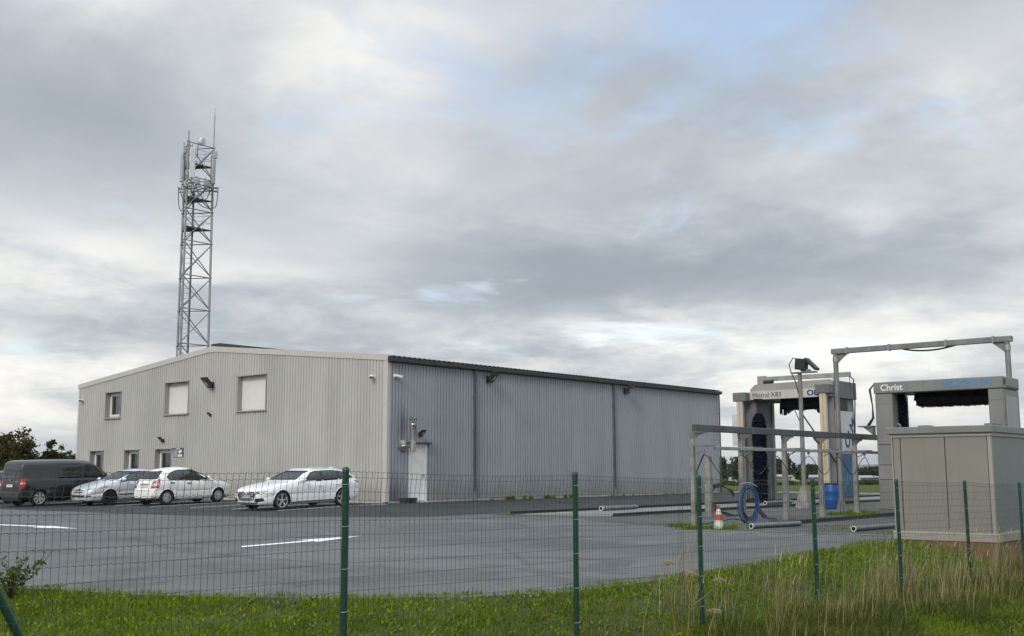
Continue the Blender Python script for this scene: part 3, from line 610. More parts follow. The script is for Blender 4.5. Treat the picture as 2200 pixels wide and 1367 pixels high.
    ids = np.nonzero(~kill)[0]; me = bpy.data.meshes.new('cabin_lining'); me.from_pydata(V2.tolist(), [], [a2[i][::-1] for i in ids]); me.update(); link('cabin_lining', me, M_TRIMI, t, smooth=True)
    # skins laid on the shell
    def hit(p, d):
        h = bvh.ray_cast(Vector(p), Vector(d)); return h[0], h[1]
    def skin(nm, poly, axis, m, off=.006, depth=.03, parent=t, sg=1, step=.09, hole=None):
        """poly in (u,z) for axis y, (y,z) for axis x; laid on the shell seen from side sg"""
        bm = bmesh.new(); vs = [bm.verts.new((p[0], p[1], 0)) for p in poly]; bm.faces.new(vs)
        xs = [p[0] for p in poly]; ys = [p[1] for p in poly]
        for ax, lo, hi in ((0, min(xs), max(xs)), (1, min(ys), max(ys))):
            c = lo+step
            while c < hi-.01: bmesh.ops.bisect_plane(bm, geom=list(bm.verts)+list(bm.edges)+list(bm.faces), plane_co=(c, 0, 0) if ax == 0 else (0, c, 0), plane_no=(1, 0, 0) if ax == 0 else (0, 1, 0)); c += step
        d = Vector((0, -sg, 0)) if axis == 'y' else Vector((-sg, 0, 0)) if axis == 'x' else Vector((0, 0, -1))
        last = None
        for v in bm.verts:
            a, b = v.co.x, v.co.y
            o = Vector((U0-a, sg*3, b)) if axis == 'y' else Vector((U0+3 if sg > 0 else U0-L-3, a, b)) if axis == 'x' else Vector((U0-a, b, 4))
            h, n = hit(o, d)
            if h is None:
                h, n, _, _ = bvh.find_nearest(o+d*3 if last is None else last)
            last = h; v.co = h-d*off
        ge = bmesh.ops.extrude_edge_only(bm, edges=[e for e in bm.edges if e.is_boundary])
        for v in ge['geom']:
            if isinstance(v, bmesh.types.BMVert): v.co += d*depth
        bmesh.ops.recalc_face_normals(bm, faces=bm.faces); me = bpy.data.meshes.new(nm); bm.to_mesh(me); bm.free(); return link(nm, me, m, parent, smooth=True)
    def path_tube(nm, pts, axis, m, r, sg=1, parent=t, off=0.0, close=False):
        P = []
        for a, b in pts:
            o = Vector((U0-a, sg*3, b)) if axis == 'y' else Vector((U0+3 if sg > 0 else U0-L-3, a, b)); d = Vector((0, -sg, 0)) if axis == 'y' else Vector((-sg, 0, 0)); h, n = hit(o, d)
            if h is not None: P.append(h-d*off)
        if close and P: P.append(P[0])
        if len(P) > 1: return MB().tube(P, r, 5).build(nm, m, parent, smooth='all')
    def dense(poly, close=True, st=.10):
        out = []; q = poly+[poly[0]] if close else poly
        for a, b in zip(q[:-1], q[1:]):
            n = max(1, int(math.dist(a, b)/st)); out += [(a[0]+(b[0]-a[0])*i/n, a[1]+(b[1]-a[1])*i/n) for i in range(n)]
        return out+([] if close else [poly[-1]])
    for sg in (1, -1):
        for poly, dark in S['win']:
            g = skin('side_window', poly, 'y', (M_CGL, M_CGD, M_CGB)[int(dark)], .004, .004, sg=sg); path_tube('window_seal', dense(poly), 'y', M_SEAL, .018, sg, g, close=True)
    for key, sgn in (('screen', 1), ('rear', -1)):
        if key in S:
            P, ulo, uhi = S[key]; PP = P+[(-y, z) for y, z in P[::-1]]; g = skin('windscreen' if sgn > 0 else 'rear_window', PP, 'x', M_CGD if (key == 'rear' and S.get('rdark')) else M_CGL, .004, .004, sg=sgn); path_tube('window_seal', dense(PP), 'x', M_SEAL, .020, sgn, g, close=True)
    for sg in (1, -1):
        for k, poly in enumerate(S.get('doors', [])):
            do = objs['door'][k*2+(0 if sg > 0 else 1)]
            path_tube('door_gap', dense(poly), 'y', M_SEAL, .004, sg, do, close=True)
            hx = S['handles'][k]; skin('handle', [(hx[0]-.10, hx[1]-.018), (hx[0]+.10, hx[1]-.018), (hx[0]+.10, hx[1]+.018), (hx[0]-.10, hx[1]+.018)], 'y', S.get('hm', paint_m), .03, .04, do, sg)
    if 'bonnet' in S:
        for sg in (1, -1): pass
    # wheels, arches
    for ua in (S['fo'], S['fo']+S['wb']):
        for sg in (1, -1):
            yw = S['wid'][4][1]-.025
            w_ = MB().lathe([(S['rr'], -.20), (S['wr']-.03, -.205), (S['wr'], -.17), (S['wr'], -.035), (S['wr']-.03, -.004), (S['rr']+.012, 0), (S['rr'], -.012)], 32, ax=(0, sg, 0), cap=False).build('wheel', M_TYRE, t, smooth=True, loc=(U0-ua, sg*yw, S['wr']))
            S['rim'](w_, S['rr'], sg)
            ab = MB(); ang = np.linspace(-.25, math.pi+.25, 20); A = [(U0-ua+S['ar']*math.cos(a), S['wr']+S['ar']*math.sin(a)) for a in ang]
            for p, q in zip(A[:-1], A[1:]): ab.add([(p[0], sg*(yw+.0), p[1]), (q[0], sg*(yw+.0), q[1]), (q[0], sg*(yw-.36), q[1]), (p[0], sg*(yw-.36), p[1])], [(0, 1, 2, 3)])
            ab.add([(x, sg*(yw-.36), z) for x, z in A], [tuple(range(len(A)))]); ab.build('arch_liner', M_LINER, t)
            path_tube('arch_lip', [(ua+S['ar']*math.cos(a), S['wr']+S['ar']*math.sin(a)) for a in np.linspace(.02, math.pi-.02, 26)], 'y', S.get('lipm', paint_m), .017, sg)
    MB().box(U0-L+.35, U0-.35, -.55, .55, T('bot', L/2)-.015, T('bot', L/2)+.02).build('underbody', M_LINER, t)
    # cabin: dashboard, seats, steering wheel
    for (uc, wdt, zz) in S['seats']:
        for y in wdt:
            s_ = MB().box(U0-uc-.25, U0-uc+.25, y-.23, y+.23, zz-.12, zz).obox((U0-uc-.27, y, zz+.30), (.055, 0, .0), (0, .22, 0), (-.08, 0, .31)).obox((U0-uc-.36, y, zz+.68), (.045, 0, 0), (0, .13, 0), (0, 0, .09)).build('seat', M_SEAT, t, bevel=.03)
    if 'dash' in S:
        ud, zd, wd_ = S['dash']; MB().box(U0-ud-.35, U0-ud+.3, -wd_, wd_, zd-.3, zd).build('dashboard', M_TRIMI, t, bevel=.04)
        P = [(U0-ud-.42+.05*math.sin(a), .36+.17*math.cos(a), zd-.02+.16*math.sin(a)) for a in np.linspace(0, 2*math.pi, 20)]; MB().tube(P, .014, 6).build('steering_wheel', M_SEAL, t, smooth='all')
    for fn in S['extras']: fn(dict(t=t, skin=skin, tube=path_tube, hit=hit, U0=U0, L=L, dense=dense, body=body, paint=paint_m, T=T))
    return t
# rims: five twin spokes, twelve-hole hubcap, eight curved blades
def rim_disc(w, r, sg, m, d0=-.06): MB().lathe([(r*.99, d0-.10), (r*.96, d0), (.02, d0)], 28, ax=(0, sg, 0)).build('rim_barrel', m, w, smooth=True)
def spokes(w, r, sg, n, twin, m, wd, curve=0.0, out=0.0):
    b = MB(); b.lathe([(r, -.03), (r*1.0, out), (r*.91, out-.004), (r*.90, -.03)], 30, ax=(0, sg, 0), cap=False); b.lathe([(.065, -.05), (.06, -.012), (.02, -.008)], 16, ax=(0, sg, 0))
    for k in range(n):
        for dlt in ((-1, 1) if twin else (0,)):
            a = 2*math.pi*k/n+.3; P = []
            for q in np.linspace(.04, r*.94, 5):
                aa = a+dlt*twin*(.35+.65*q/r)*(1.0)+curve*(q/r)**2; P.append(Vector((math.cos(aa)*q, sg*(-.02+.006*q/r), math.sin(aa)*q)))
            for p0, p1 in zip(P[:-1], P[1:]): b.bar(p0, p1, wd, .02, up=(0, 1, 0))
    b.build('rim', m, w)
def rim_a(w, r, sg): rim_disc(w, r, sg, M_RIMD); spokes(w, r, sg, 5, .16, M_RIM, .034)
def rim_van(w, r, sg): rim_disc(w, r, sg, M_RIMD, -.045); spokes(w, r, sg, 7, .10, M_RIM, .05, .5)
def rim_dark(w, r, sg): rim_disc(w, r, sg, M_RIMD); spokes(w, r, sg, 6, 0.0, M_RIMD, .05)
def rim_hub(w, r, sg):
    h = MB().lathe([(r*1.0, -.02), (r*.97, .0), (r*.75, .008), (r*.35, -.002), (.04, .012), (.01, .013)], 30, ax=(0, sg, 0)).build('hubcap', M_HUB, w, smooth=True)
    for k in range(12):
        a = 2*math.pi*k/12; MB().obox((math.cos(a)*r*.74, sg*.009, math.sin(a)*r*.74), (math.cos(a)*r*.13, 0, math.sin(a)*r*.13), (-math.sin(a)*r*.06, 0, math.cos(a)*r*.06), (0, .004, 0)).build('vent_slot', M_RIMD, w)
def mirror(u, y, z, m2=None):
    def fn(c):
        for sg in (1, -1):
            b = MB().lathe([(.03, -.02), (.085, .0), (.10, .05), (.095, .10), (.05, .15), (.01, .165)], 14, c=(0, 0, 0), ax=(1, 0, .05)).build('mirror', m2 or c['paint'], c['t'], smooth=True, loc=(c['U0']-u, sg*y, z)); b.scale = (.85, 1.25, .85)
            MB().bar((-.02, -sg*.16, -.10), (-.01, sg*.0, -.03), .05, .03).build('mirror_foot', M_SEAL, b); MB().lathe([(.085, -.021), (.08, -.025)], 14, ax=(1, 0, 0)).build('mirror_glass', M_CHROME, b)
    return fn
def plate(sgn, z, text, w_=.52, tilt=0.0):
    def fn(c):
        u = 0 if sgn > 0 else c['L']; h, n = c['hit']((c['U0']+3 if sgn > 0 else c['U0']-c['L']-3, 0, z), (-sgn, 0, 0)); x = h.x+sgn*.022
        o = MB().box(x-.014, x, -w_/2, w_/2, z-.055, z+.055).build('number_plate', M_PLATE, c['t']); 
        for y0 in (-w_/2+.002, w_/2-.032): MB().box(min(x, x+sgn*.003), max(x, x+sgn*.003), y0, y0+.03, z-.053, z+.053).build('blue_band', M_PBLUE, o)
        for k in range(7): y0 = -.185+k*.055+(.012 if k > 1 else 0)+(.012 if k > 4 else 0); MB().box(min(x, x+sgn*.002), max(x, x+sgn*.002), y0-.015, y0+.015, z-.03+.01*(k % 3 == 1), z+.03).build('plate_mark', M_PTXT, o)
    return fn
def sk(nm, poly, axis, m, off=.008, depth=.04, both=True, mirrored=True, sg=1, sub=None):
    """a lamp, grille or trim piece laid on the shell; both = once per side of the car"""
    def fn(c):
        if axis == 'y':
            for s in (1, -1): c['skin'](nm, poly, 'y', m, off, depth, c['t'], s, .06)
        else:
            for s in ((1, -1) if mirrored else (1,)): c['skin'](nm, [(a*s, b) for a, b in poly], 'x', m, off, depth, c['t'], sg, .06)
    return fn
def bars_front(nm, y0, y1, zs, m, r, sg=1):
    def fn(c):
        for z in zs: c['tube'](nm, [(y0+(y1-y0)*i/8, z) for i in range(9)], 'x', m, r, sg, c['t'], .012)
    return fn
def rings_emblem(z, R_, gap):
    def fn(c):
        h, n = c['hit']((c['U0']+3, 0, z), (-1, 0, 0)); x = h.x+.035
        for k in range(4):
            y = (k-1.5)*gap; MB().tube([(x, y+R_*math.cos(a), z+R_*math.sin(a)) for a in np.linspace(0, 2*math.pi, 22)], .012, 6).build('ring_emblem', M_CHROME, c['t'], smooth='all')
    return fn
def chevrons(z, sg, w_, dz, m=None):
    def fn(c):
        u = 3+c['U0'] if sg > 0 else c['U0']-c['L']-3
        for k in (0, 1):
            P = []
            for y, q in ((-w_, 0), (0, dz), (w_, 0)):
                h, n = c['hit']((u, y, z+q+k*dz*.9), (-sg, 0, 0))
                if h is not None: P.append(h+Vector((sg*.015, 0, 0)))
            if len(P) == 3: MB().bar(P[0], P[1], .03, .025).bar(P[1], P[2], .03, .025).build('chevron_emblem', m or M_CHROME, c['t'])
    return fn
def aerial(u, y, z, lean, ln=.45):
    def fn(c): MB().tube([(c['U0']-u, y, z), (c['U0']-u-lean*ln, y, z+ln)], .006, 5, r1=.003).build('aerial', M_SEAL, c['t'])
    return fn
def box_part(nm, m, *b, bevel=.01):
    def fn(c): u0, u1, y0, y1, z0, z1 = b; MB().box(c['U0']-u1, c['U0']-u0, y0, y1, z0, z1).build(nm, m, c['t'], bevel=bevel)
    return fn
def tube_part(nm, m, pts, r):
    def fn(c): MB().tube([(c['U0']-u, y, z) for u, y, z in pts], r, 6).build(nm, m, c['t'], smooth='all')
    return fn
ESTATE = dict(L=4.725, fo=.89, wb=2.82, wr=.325, rr=.242, ar=.378, tum=.19, sq=3.9, rim=rim_a,
    top=[(0, .60), (.04, .71), (.14, .765), (.45, .86), (.95, .945), (1.42, 1.01), (1.80, 1.20), (2.18, 1.365), (2.6, 1.425), (3.1, 1.434), (3.7, 1.405), (4.18, 1.335), (4.42, 1.16), (4.60, .99), (4.69, .86), (4.725, .62)],
    sho=[(0, .54), (.06, .64), (.16, .69), (.5, .79), (1.3, .90), (2.5, .945), (3.8, .975), (4.35, .965), (4.6, .88), (4.725, .56)],
    bot=[(0, .26), (.10, .195), (.6, .17), (4.0, .19), (4.45, .25), (4.725, .36)],
    wid=[(0, .56), (.05, .70), (.16, .80), (.42, .885), (.95, .918), (2.4, .921), (3.9, .918), (4.4, .885), (4.64, .80), (4.725, .66)],
    win=[([(1.93, .995), (2.72, 1.005), (2.72, 1.315), (2.48, 1.30), (2.25, 1.22)], 2), ([(2.79, 1.005), (3.52, 1.02), (3.50, 1.315), (2.79, 1.32)], 2), ([(3.59, 1.02), (4.26, 1.045), (4.02, 1.22), (3.58, 1.305)], 2)],
    screen=([(.72, 1.035), (.59, 1.325)], 1.2, 2.45), rear=([(.60, 1.03), (.50, 1.24)], 4.0, 4.72), rdark=True,
    doors=[[(1.58, .27), (2.75, .27), (2.75, .97), (1.62, .955)], [(2.77, .27), (3.42, .27), (3.55, .55), (3.66, .8), (3.66, .985), (2.77, .97)]], handles=[(2.58, .80), (3.45, .82)],
    bonnet=[(.2, -.62), (1.4, -.74), (1.4, .74), (.2, .62)], seats=[(2.55, (-.38, .38), .52), (3.35, (-.4, .4), .55)], dash=(1.75, 1.0, .68),
    extras=[sk('pillar_trim', [(2.715, 1.0), (2.795, 1.0), (2.795, 1.315), (2.715, 1.31)], 'y', M_SEAL, .010, .03), sk('pillar_trim', [(3.515, 1.02), (3.595, 1.02), (3.585, 1.30), (3.495, 1.312)], 'y', M_SEAL, .010, .03), mirror(1.80, 1.0, 1.02), plate(1, .50, ''), sk('grille', [(-.42, .655), (.42, .655), (.50, .56), (.40, .35), (.0, .33), (-.40, .35), (-.50, .56)], 'x', M_SEAL, .012, .04, mirrored=False), bars_front('grille_bar', -.40, .40, (.60, .565, .53, .47, .435, .40, .365), M_RIM, .008),
            rings_emblem(.605, .046, .068), sk('headlight', [(.46, .635), (.60, .575), (.78, .60), (.86, .70), (.64, .685), (.47, .66)], 'x', M_CLEAR, .010, .05), sk('headlight_inlay', [(.50, .625), (.60, .60), (.68, .61), (.66, .645), (.52, .645)], 'x', M_LAMPD, .014, .05),
            sk('air_intake', [(.50, .42), (.78, .44), (.80, .33), (.56, .29), (.46, .33)], 'x', M_SEAL, .008, .04), bars_front('lower_lip', -.62, .62, (.275,), M_LAMPD, .018),
            sk('taillight', [(.40, .92), (.78, .95), (.80, .83), (.62, .80), (.40, .84)], 'x', M_RED, .010, .06, sg=-1), sk('taillight', [(4.30, .93), (4.60, .90), (4.66, .78), (4.50, .84)], 'y', M_RED, .010, .05),
            sk('sill_trim', [(1.30, .215), (3.30, .23), (3.30, .265), (1.30, .25)], 'y', M_LAMPD, .006, .03), tube_part('roof_rail', M_RIM, [(2.45, .60, 1.385), (2.6, .60, 1.415), (3.6, .60, 1.40), (3.95, .58, 1.345)], .014), tube_part('roof_rail', M_RIM, [(2.45, -.60, 1.385), (2.6, -.60, 1.415), (3.6, -.60, 1.40), (3.95, -.58, 1.345)], .014),
            box_part('roof_spoiler', M_WHITE, 4.06, 4.27, -.52, .52, 1.285, 1.325), box_part('shark_fin', M_WHITE, 3.85, 4.02, -.02, .02, 1.37, 1.44)])
HATCH = dict(L=3.85, fo=.78, wb=2.46, wr=.300, rr=.19, ar=.345, tum=.26, sq=3.2, rim=rim_hub, hm=M_SEAL,
    top=[(0, .58), (.05, .70), (.2, .80), (.6, .93), (.95, 1.02), (1.15, 1.10), (1.6, 1.36), (2.05, 1.495), (2.45, 1.52), (2.9, 1.49), (3.3, 1.42), (3.52, 1.24), (3.66, 1.03), (3.74, .92), (3.80, .74), (3.85, .58)],
    sho=[(0, .52), (.08, .66), (.25, .76), (.7, .87), (1.2, .93), (2.2, .965), (3.2, 1.0), (3.55, .97), (3.72, .84), (3.85, .52)],
    bot=[(0, .27), (.12, .20), (.6, .18), (3.2, .20), (3.6, .26), (3.85, .30)],
    wid=[(0, .50), (.06, .62), (.2, .74), (.5, .81), (.9, .832), (2.0, .834), (3.1, .83), (3.5, .80), (3.75, .74), (3.85, .66)],
    win=[([(1.34, .985), (1.60, .985), (1.60, 1.15)], False), ([(1.65, .985), (2.42, 1.0), (2.38, 1.395), (2.02, 1.375), (1.65, 1.20)], False), ([(2.48, 1.0), (3.14, 1.035), (3.22, 1.12), (3.02, 1.28), (2.72, 1.375), (2.44, 1.395)], False)],
    screen=([(.66, 1.10), (.50, 1.40)], 1.0, 2.3), rear=([(.64, 1.06), (.50, 1.345)], 3.0, 3.85),
    doors=[[(1.24, .25), (2.44, .25), (2.44, .96), (1.28, .94)], [(2.46, .25), (2.86, .25), (3.0, .62), (3.2, .72), (3.2, .99), (2.46, .96)]], handles=[(2.22, .86), (3.02, .89)],
    bonnet=[(.2, -.5), (1.05, -.66), (1.05, .66), (.2, .5)], seats=[(2.2, (-.34, .34), .60), (2.95, (-.34, .34), .62)], dash=(1.4, 1.03, .62),
    extras=[sk('pillar_trim', [(2.415, 1.0), (2.485, 1.0), (2.445, 1.39), (2.375, 1.392)], 'y', M_SEAL, .010, .03), sk('pillar_trim', [(1.595, .99), (1.655, .99), (1.655, 1.195), (1.595, 1.15)], 'y', M_SEAL, .010, .03), mirror(1.42, .90, 1.04), plate(-1, .78, ''), sk('headlight', [(.36, .70), (.62, .72), (.68, .62), (.44, .58)], 'x', M_CLEAR),
            sk('taillight', [(3.50, 1.14), (3.60, 1.10), (3.80, .72), (3.62, .70), (3.56, .9)], 'y', M_RED, .012, .04), sk('lamp_white_band', [(3.575, .885), (3.72, .885), (3.775, .79), (3.60, .79)], 'y', M_CLEAR, .017, .04),
            sk('taillight', [(.50, .97), (.795, .98), (.785, .70), (.52, .68)], 'x', M_RED, .012, .05, sg=-1), sk('lamp_white_band', [(.515, .885), (.79, .885), (.785, .78), (.52, .78)], 'x', M_CLEAR, .017, .05, sg=-1),
            sk('plate_recess', [(-.30, .845), (.30, .845), (.30, .87), (-.30, .87)], 'x', M_SEAL, .018, .04, mirrored=False, sg=-1), bars_front('bumper_crease', -.72, .72, (.595,), M_HUB, .008, -1), sk('rub_strip', [(1.30, .565), (2.80, .575), (2.80, .60), (1.30, .59)], 'y', M_HUB, .008, .03),
            box_part('rear_valance', M_SEAL, 3.62, 3.80, -.60, .60, .20, .30), tube_part('exhaust', M_RIMD, [(3.5, -.42, .25), (3.86, -.42, .25)], .03), aerial(3.1, 0.0, 1.46, 1.0, .30), tube_part('rear_wiper', M_SEAL, [(3.66, 0, 1.075), (3.67, -.34, 1.06)], .012)])
COUPE = dict(L=4.27, fo=.93, wb=2.61, wr=.312, rr=.215, ar=.362, tum=.26, sq=3.0, rim=rim_dark, waist=.02,
    top=[(0, .56), (.05, .66), (.2, .74), (.6, .88), (1.0, .985), (1.2, 1.04), (1.7, 1.28), (2.15, 1.42), (2.5, 1.458), (3.0, 1.43), (3.6, 1.32), (4.0, 1.15), (4.1, 1.0), (4.2, .92), (4.27, .6)],
    sho=[(0, .50), (.08, .62), (.3, .74), (.7, .85), (1.2, .91), (2.2, .95), (3.4, .98), (3.95, .95), (4.2, .80), (4.27, .54)],
    bot=[(0, .24), (.10, .185), (.6, .17), (3.6, .19), (4.0, .26), (4.27, .34)],
    wid=[(0, .54), (.05, .65), (.18, .77), (.5, .855), (1.0, .884), (2.2, .887), (3.4, .88), (3.9, .85), (4.18, .76), (4.27, .64)],
    win=[([(1.45, .975), (1.70, .98), (1.72, 1.14)], False), ([(1.76, .98), (2.62, .995), (2.58, 1.35), (2.15, 1.31), (1.78, 1.15)], False), ([(2.68, 1.0), (3.5, 1.03), (3.42, 1.14), (3.0, 1.30), (2.64, 1.345)], True)],
    screen=([(.70, 1.05), (.53, 1.355)], 1.0, 2.4), rear=([(.6, 1.06), (.46, 1.26)], 3.5, 4.2), rdark=True,
    doors=[[(1.34, .25), (2.66, .25), (2.66, .965), (1.40, .94)]], handles=[(2.5, .84)], bonnet=[(.2, -.5), (1.15, -.72), (1.15, .72), (.2, .5)], seats=[(2.35, (-.36, .36), .50), (3.1, (-.36, .36), .55)], dash=(1.55, 1.0, .66),
    extras=[sk('pillar_trim', [(2.615, 1.0), (2.685, 1.0), (2.645, 1.342), (2.575, 1.346)], 'y', M_SEAL, .010, .03), sk('pillar_trim', [(1.695, .985), (1.765, .985), (1.785, 1.15), (1.715, 1.135)], 'y', M_SEAL, .010, .03), mirror(1.55, .97, 1.03, M_SILVER), plate(1, .29, ''), chevrons(.615, 1, .17, .035), bars_front('grille_chrome', -.50, .50, (.635,), M_CHROME, .012), sk('upper_slot', [(-.32, .535), (.32, .535), (.32, .575), (-.32, .575)], 'x', M_SEAL, .010, .04, mirrored=False),
            sk('air_intake', [(-.46, .335), (.46, .335), (.52, .43), (-.52, .43)], 'x', M_SEAL, .010, .04, mirrored=False), sk('fog_lamp', [(.56, .34), (.74, .35), (.75, .43), (.60, .42)], 'x', M_LAMPD, .010, .04), sk('headlight', [(.42, .665), (.60, .625), (.80, .68), (.80, .745), (.60, .72)], 'x', M_CLEAR, .010, .05), sk('headlight', [(.35, .66), (.62, .71), (.92, .79), (.70, .81), (.45, .735)], 'y', M_CLEAR, .010, .04),
            sk('rub_strip', [(1.35, .40), (2.65, .42), (2.65, .47), (1.35, .45)], 'y', M_LAMPD, .008, .03), aerial(2.3, 0, 1.44, .9, .3)])
VAN = dict(L=4.96, fo=.88, wb=3.275, wr=.335, rr=.235, ar=.385, tum=.11, sq=6.5, rim=rim_van, cat='van', hm=M_SEAL, lipm=M_GREY,
    top=[(0, .66), (.05, .86), (.2, .98), (.5, 1.09), (.85, 1.18), (1.2, 1.42), (1.65, 1.72), (2.0, 1.86), (2.5, 1.905), (3.5, 1.92), (4.5, 1.91), (4.75, 1.89), (4.84, 1.83), (4.90, 1.55), (4.94, 1.15), (4.96, .66)],
    sho=[(0, .60), (.08, .80), (.3, .92), (.8, 1.04), (1.4, 1.10), (4.6, 1.12), (4.85, 1.10), (4.96, .60)],
    bot=[(0, .30), (.12, .22), (.6, .20), (4.3, .22), (4.7, .28), (4.96, .36)],
    wid=[(0, .62), (.06, .76), (.22, .87), (.55, .93), (.95, .955), (3.0, .96), (4.5, .955), (4.8, .925), (4.9, .89), (4.96, .82)],
    win=[([(1.28, 1.19), (2.16, 1.19), (2.16, 1.66), (1.86, 1.66), (1.50, 1.46)], False), ([(2.30, 1.17), (3.32, 1.17), (3.32, 1.72), (2.30, 1.71)], True)],
    screen=([(.76, 1.22), (.64, 1.74)], .8, 2.2),
    doors=[[(1.30, .32), (2.22, .32), (2.22, 1.14), (1.22, 1.12)], [(2.25, .32), (3.36, .32), (3.36, 1.14), (2.25, 1.14)]], handles=[(2.10, 1.0), (2.45, 1.0)], bonnet=[(.15, -.55), (.85, -.78), (.85, .78), (.15, .55)], seats=[(2.0, (-.45, .05, .5), .85)], dash=(1.3, 1.2, .75),
    extras=[mirror(1.38, 1.08, 1.2, M_SEAL), sk('rear_door_recess', [(-.74, 1.28), (.74, 1.28), (.70, 1.76), (-.70, 1.76)], 'x', mat('van_grey_panel', (.034, .033, .033), .45, .35, var=.1, coat=.5), .006, .03, mirrored=False, sg=-1), plate(-1, .86, ''), sk('taillight', [(.80, 1.16), (.905, 1.16), (.92, .74), (.80, .74)], 'x', M_RED, .015, .06, sg=-1), sk('taillight', [(4.74, 1.15), (4.88, 1.14), (4.925, .74), (4.80, .75)], 'y', M_RED, .015, .05),
            sk('lamp_white_band', [(4.79, 1.0), (4.90, 1.0), (4.91, .92), (4.80, .92)], 'y', M_CLEAR, .020, .05), sk('lamp_white_band', [(.81, 1.0), (.91, 1.0), (.915, .92), (.81, .92)], 'x', M_CLEAR, .02, .05, sg=-1),
            bars_front('door_split', 0, 0.004, (), M_SEAL, .006, -1), sk('rear_bumper', [(-.80, .40), (.80, .40), (.82, .56), (-.82, .56)], 'x', mat('bumper_grey', (.045, .045, .046), .6, var=.1), .03, .06, mirrored=False, sg=-1), box_part('rear_valance', M_SEAL, 4.70, 4.93, -.7, .7, .24, .38), chevrons(1.07, -1, .07, .03), bars_front('badge_bar', -.60, -.36, (1.04,), M_CHROME, .010, -1),
            sk('slide_rail', [(3.40, 1.0), (4.55, 1.0), (4.55, 1.025), (3.40, 1.025)], 'y', M_SEAL, .006, .02), sk('sill_trim', [(1.35, .28), (3.6, .28), (3.6, .36), (1.35, .36)], 'y', M_SEAL, .008, .03), aerial(1.95, .3, 1.85, .8, .45)])
def on_lot(x, y, xr): return zlot(x, y)+.006, math.atan2(zlot(x, y)-zlot(xr, y), math.hypot(x-xr, 0))
def park(name, label, S, xf, y, heading, m):
    xr = xf-math.cos(heading)*S['wb']; zf, zr = zlot(xf, y), zlot(xr, y); c = car(name, label, S, (xf, y, zf+.005), heading, m)
    c.rotation_euler = (0, -math.atan2(zf-zr, S['wb']), heading); return c
park('estate_car', 'white estate car with dark windows parked nose out by the building corner', ESTATE, -5.98, -.04, math.pi, M_WHITE)
park('hatchback_car', 'small rounded white hatchback parked nose in, red tail lamps towards us', HATCH, -2.95, 7.86, 0, M_CREAM)
park('coupe_car', 'silver coupe parked nose out between the dark van and the white hatchback', COUPE, -6.3, 10.68, math.pi, M_SILVER)
park('panel_van', 'dark grey panel van parked nose in at the left', VAN, -4.75, 13.25, 0, M_GREY)
park('parked_car', 'dark hatchback cut off by the left edge of the picture behind the van', HATCH, -4.6, 17.6, 0, M_DBLUE)
# ---------------------------------------------------------------- green mesh fence
M_FENCE = mat('fence_green', (.006, .050, .032), .42, var=.12, vscale=2.0); M_WIRE = mat('fence_wire_green', (.020, .045, .038), .5, var=.1); M_CLIP = mat('zinc_clip', (.5, .5, .5), .4, .8)
FXZ = [(-34.2, 1.36), (-31.5, 1.335), (-28.89, 1.315), (-26.24, 1.30), (-23.57, 1.262), (-21.51, 1.222), (-18.97, 1.182), (-16.51, 1.15), (-13.95, 1.11), (-11.4, 1.065), (-8.9, 1.03), (-6.4, 1.0)]
def fy(x): return -26.94-.032*(x+21.5)
fence = thing('mesh_fence', 'green welded wire mesh fence on round green posts in front of the lot', 'fence', (0, 0, 0))
for i, (x, zt) in enumerate(FXZ):
    y = fy(x); zg = float(ground_z(x, y)); lean = {6: .02, 7: .03, 8: .045}.get(i, 0.0)
    p = MB().tube([(x+lean*.8, y, zg-.12), (x, y, zt+.012)], .0245, 14).build('post', M_FENCE, fence, smooth=True)
    MB().lathe([(.0275, 0), (.0275, .02), (.018, .034), (.002, .038)], 14, c=(x, y, zt+.0)).build('post_cap', M_FENCE, p, smooth=True)
    for k in range(0, 15, 3): MB().tube([(x-.03, y-.006, zt-.09-k*.1), (x, y-.031, zt-.088-k*.1), (x+.034, y-.012, zt-.082-k*.1)], .0024, 4).build('clip', M_CLIP, p)
ys = -26.72; P0, P1 = PY(-45, 1183, fy(-28.3)), PY(52, 1381, fy(-28.0))
st = MB().tube([Vector((-28.87, fy(-28.9)+.03, P0.z+.05)), P0+Vector((0, .03, 0)), P1+Vector((0, .03, 0)), P1+(P1-P0)*.25+Vector((0, .03, 0))], .0245, 14).build('brace_strut', M_FENCE, fence, smooth=True)
for i in range(len(FXZ)-1):
    (x0, t0), (x1, t1) = FXZ[i], FXZ[i+1]; mb = MB(); r2 = random.Random(i); n = int(round((x1-x0)/.0502))
    H = [0, .042]+[.042+.1*k for k in range(1, 15)]
    top = lambda x: t0+(t1-t0)*(x-x0)/(x1-x0)-.012*math.sin(math.pi*(x-x0)/(x1-x0))
    for k in range(n+1):
        x = x0+.012+k*(x1-x0-.024)/n; a, b = r2.uniform(-.004, .004), r2.uniform(-.006, .006); y = fy(x)-.027
        mb.tube([(x+.012+a, y-.012+b, top(x)+.004), (x+a, y, top(x)-.14), (x, y, top(x)-.75), (x-.004, y, top(x)-1.46)], .0016, 3, cap=False)
    for h in H:
        P = []
        for k in range(n*2+1):
            x = x0+.012+k*(x1-x0-.024)/(2*n); crimp = .0035*(1 if k % 2 else -1) if i < 5 else 0
            P.append((x, fy(x)-.027-(.012 if h == 0 else .008 if h < .1 else 0), top(x)-h+crimp+.004*math.sin(x*2.1+h*5)))
        mb.tube(P, .0018, 3, cap=False)
    if i == 4:
        for xx in (x0+1.62, x0+1.665, x0+1.70): mb.tube([(xx, fy(xx)-.032, top(xx)+.004), (xx-.004, fy(xx)-.032, top(xx)-1.46)], .0018, 3)
    o = mb.build('wire_mesh', M_WIRE, fence, fix=False); o['kind'] = 'stuff'
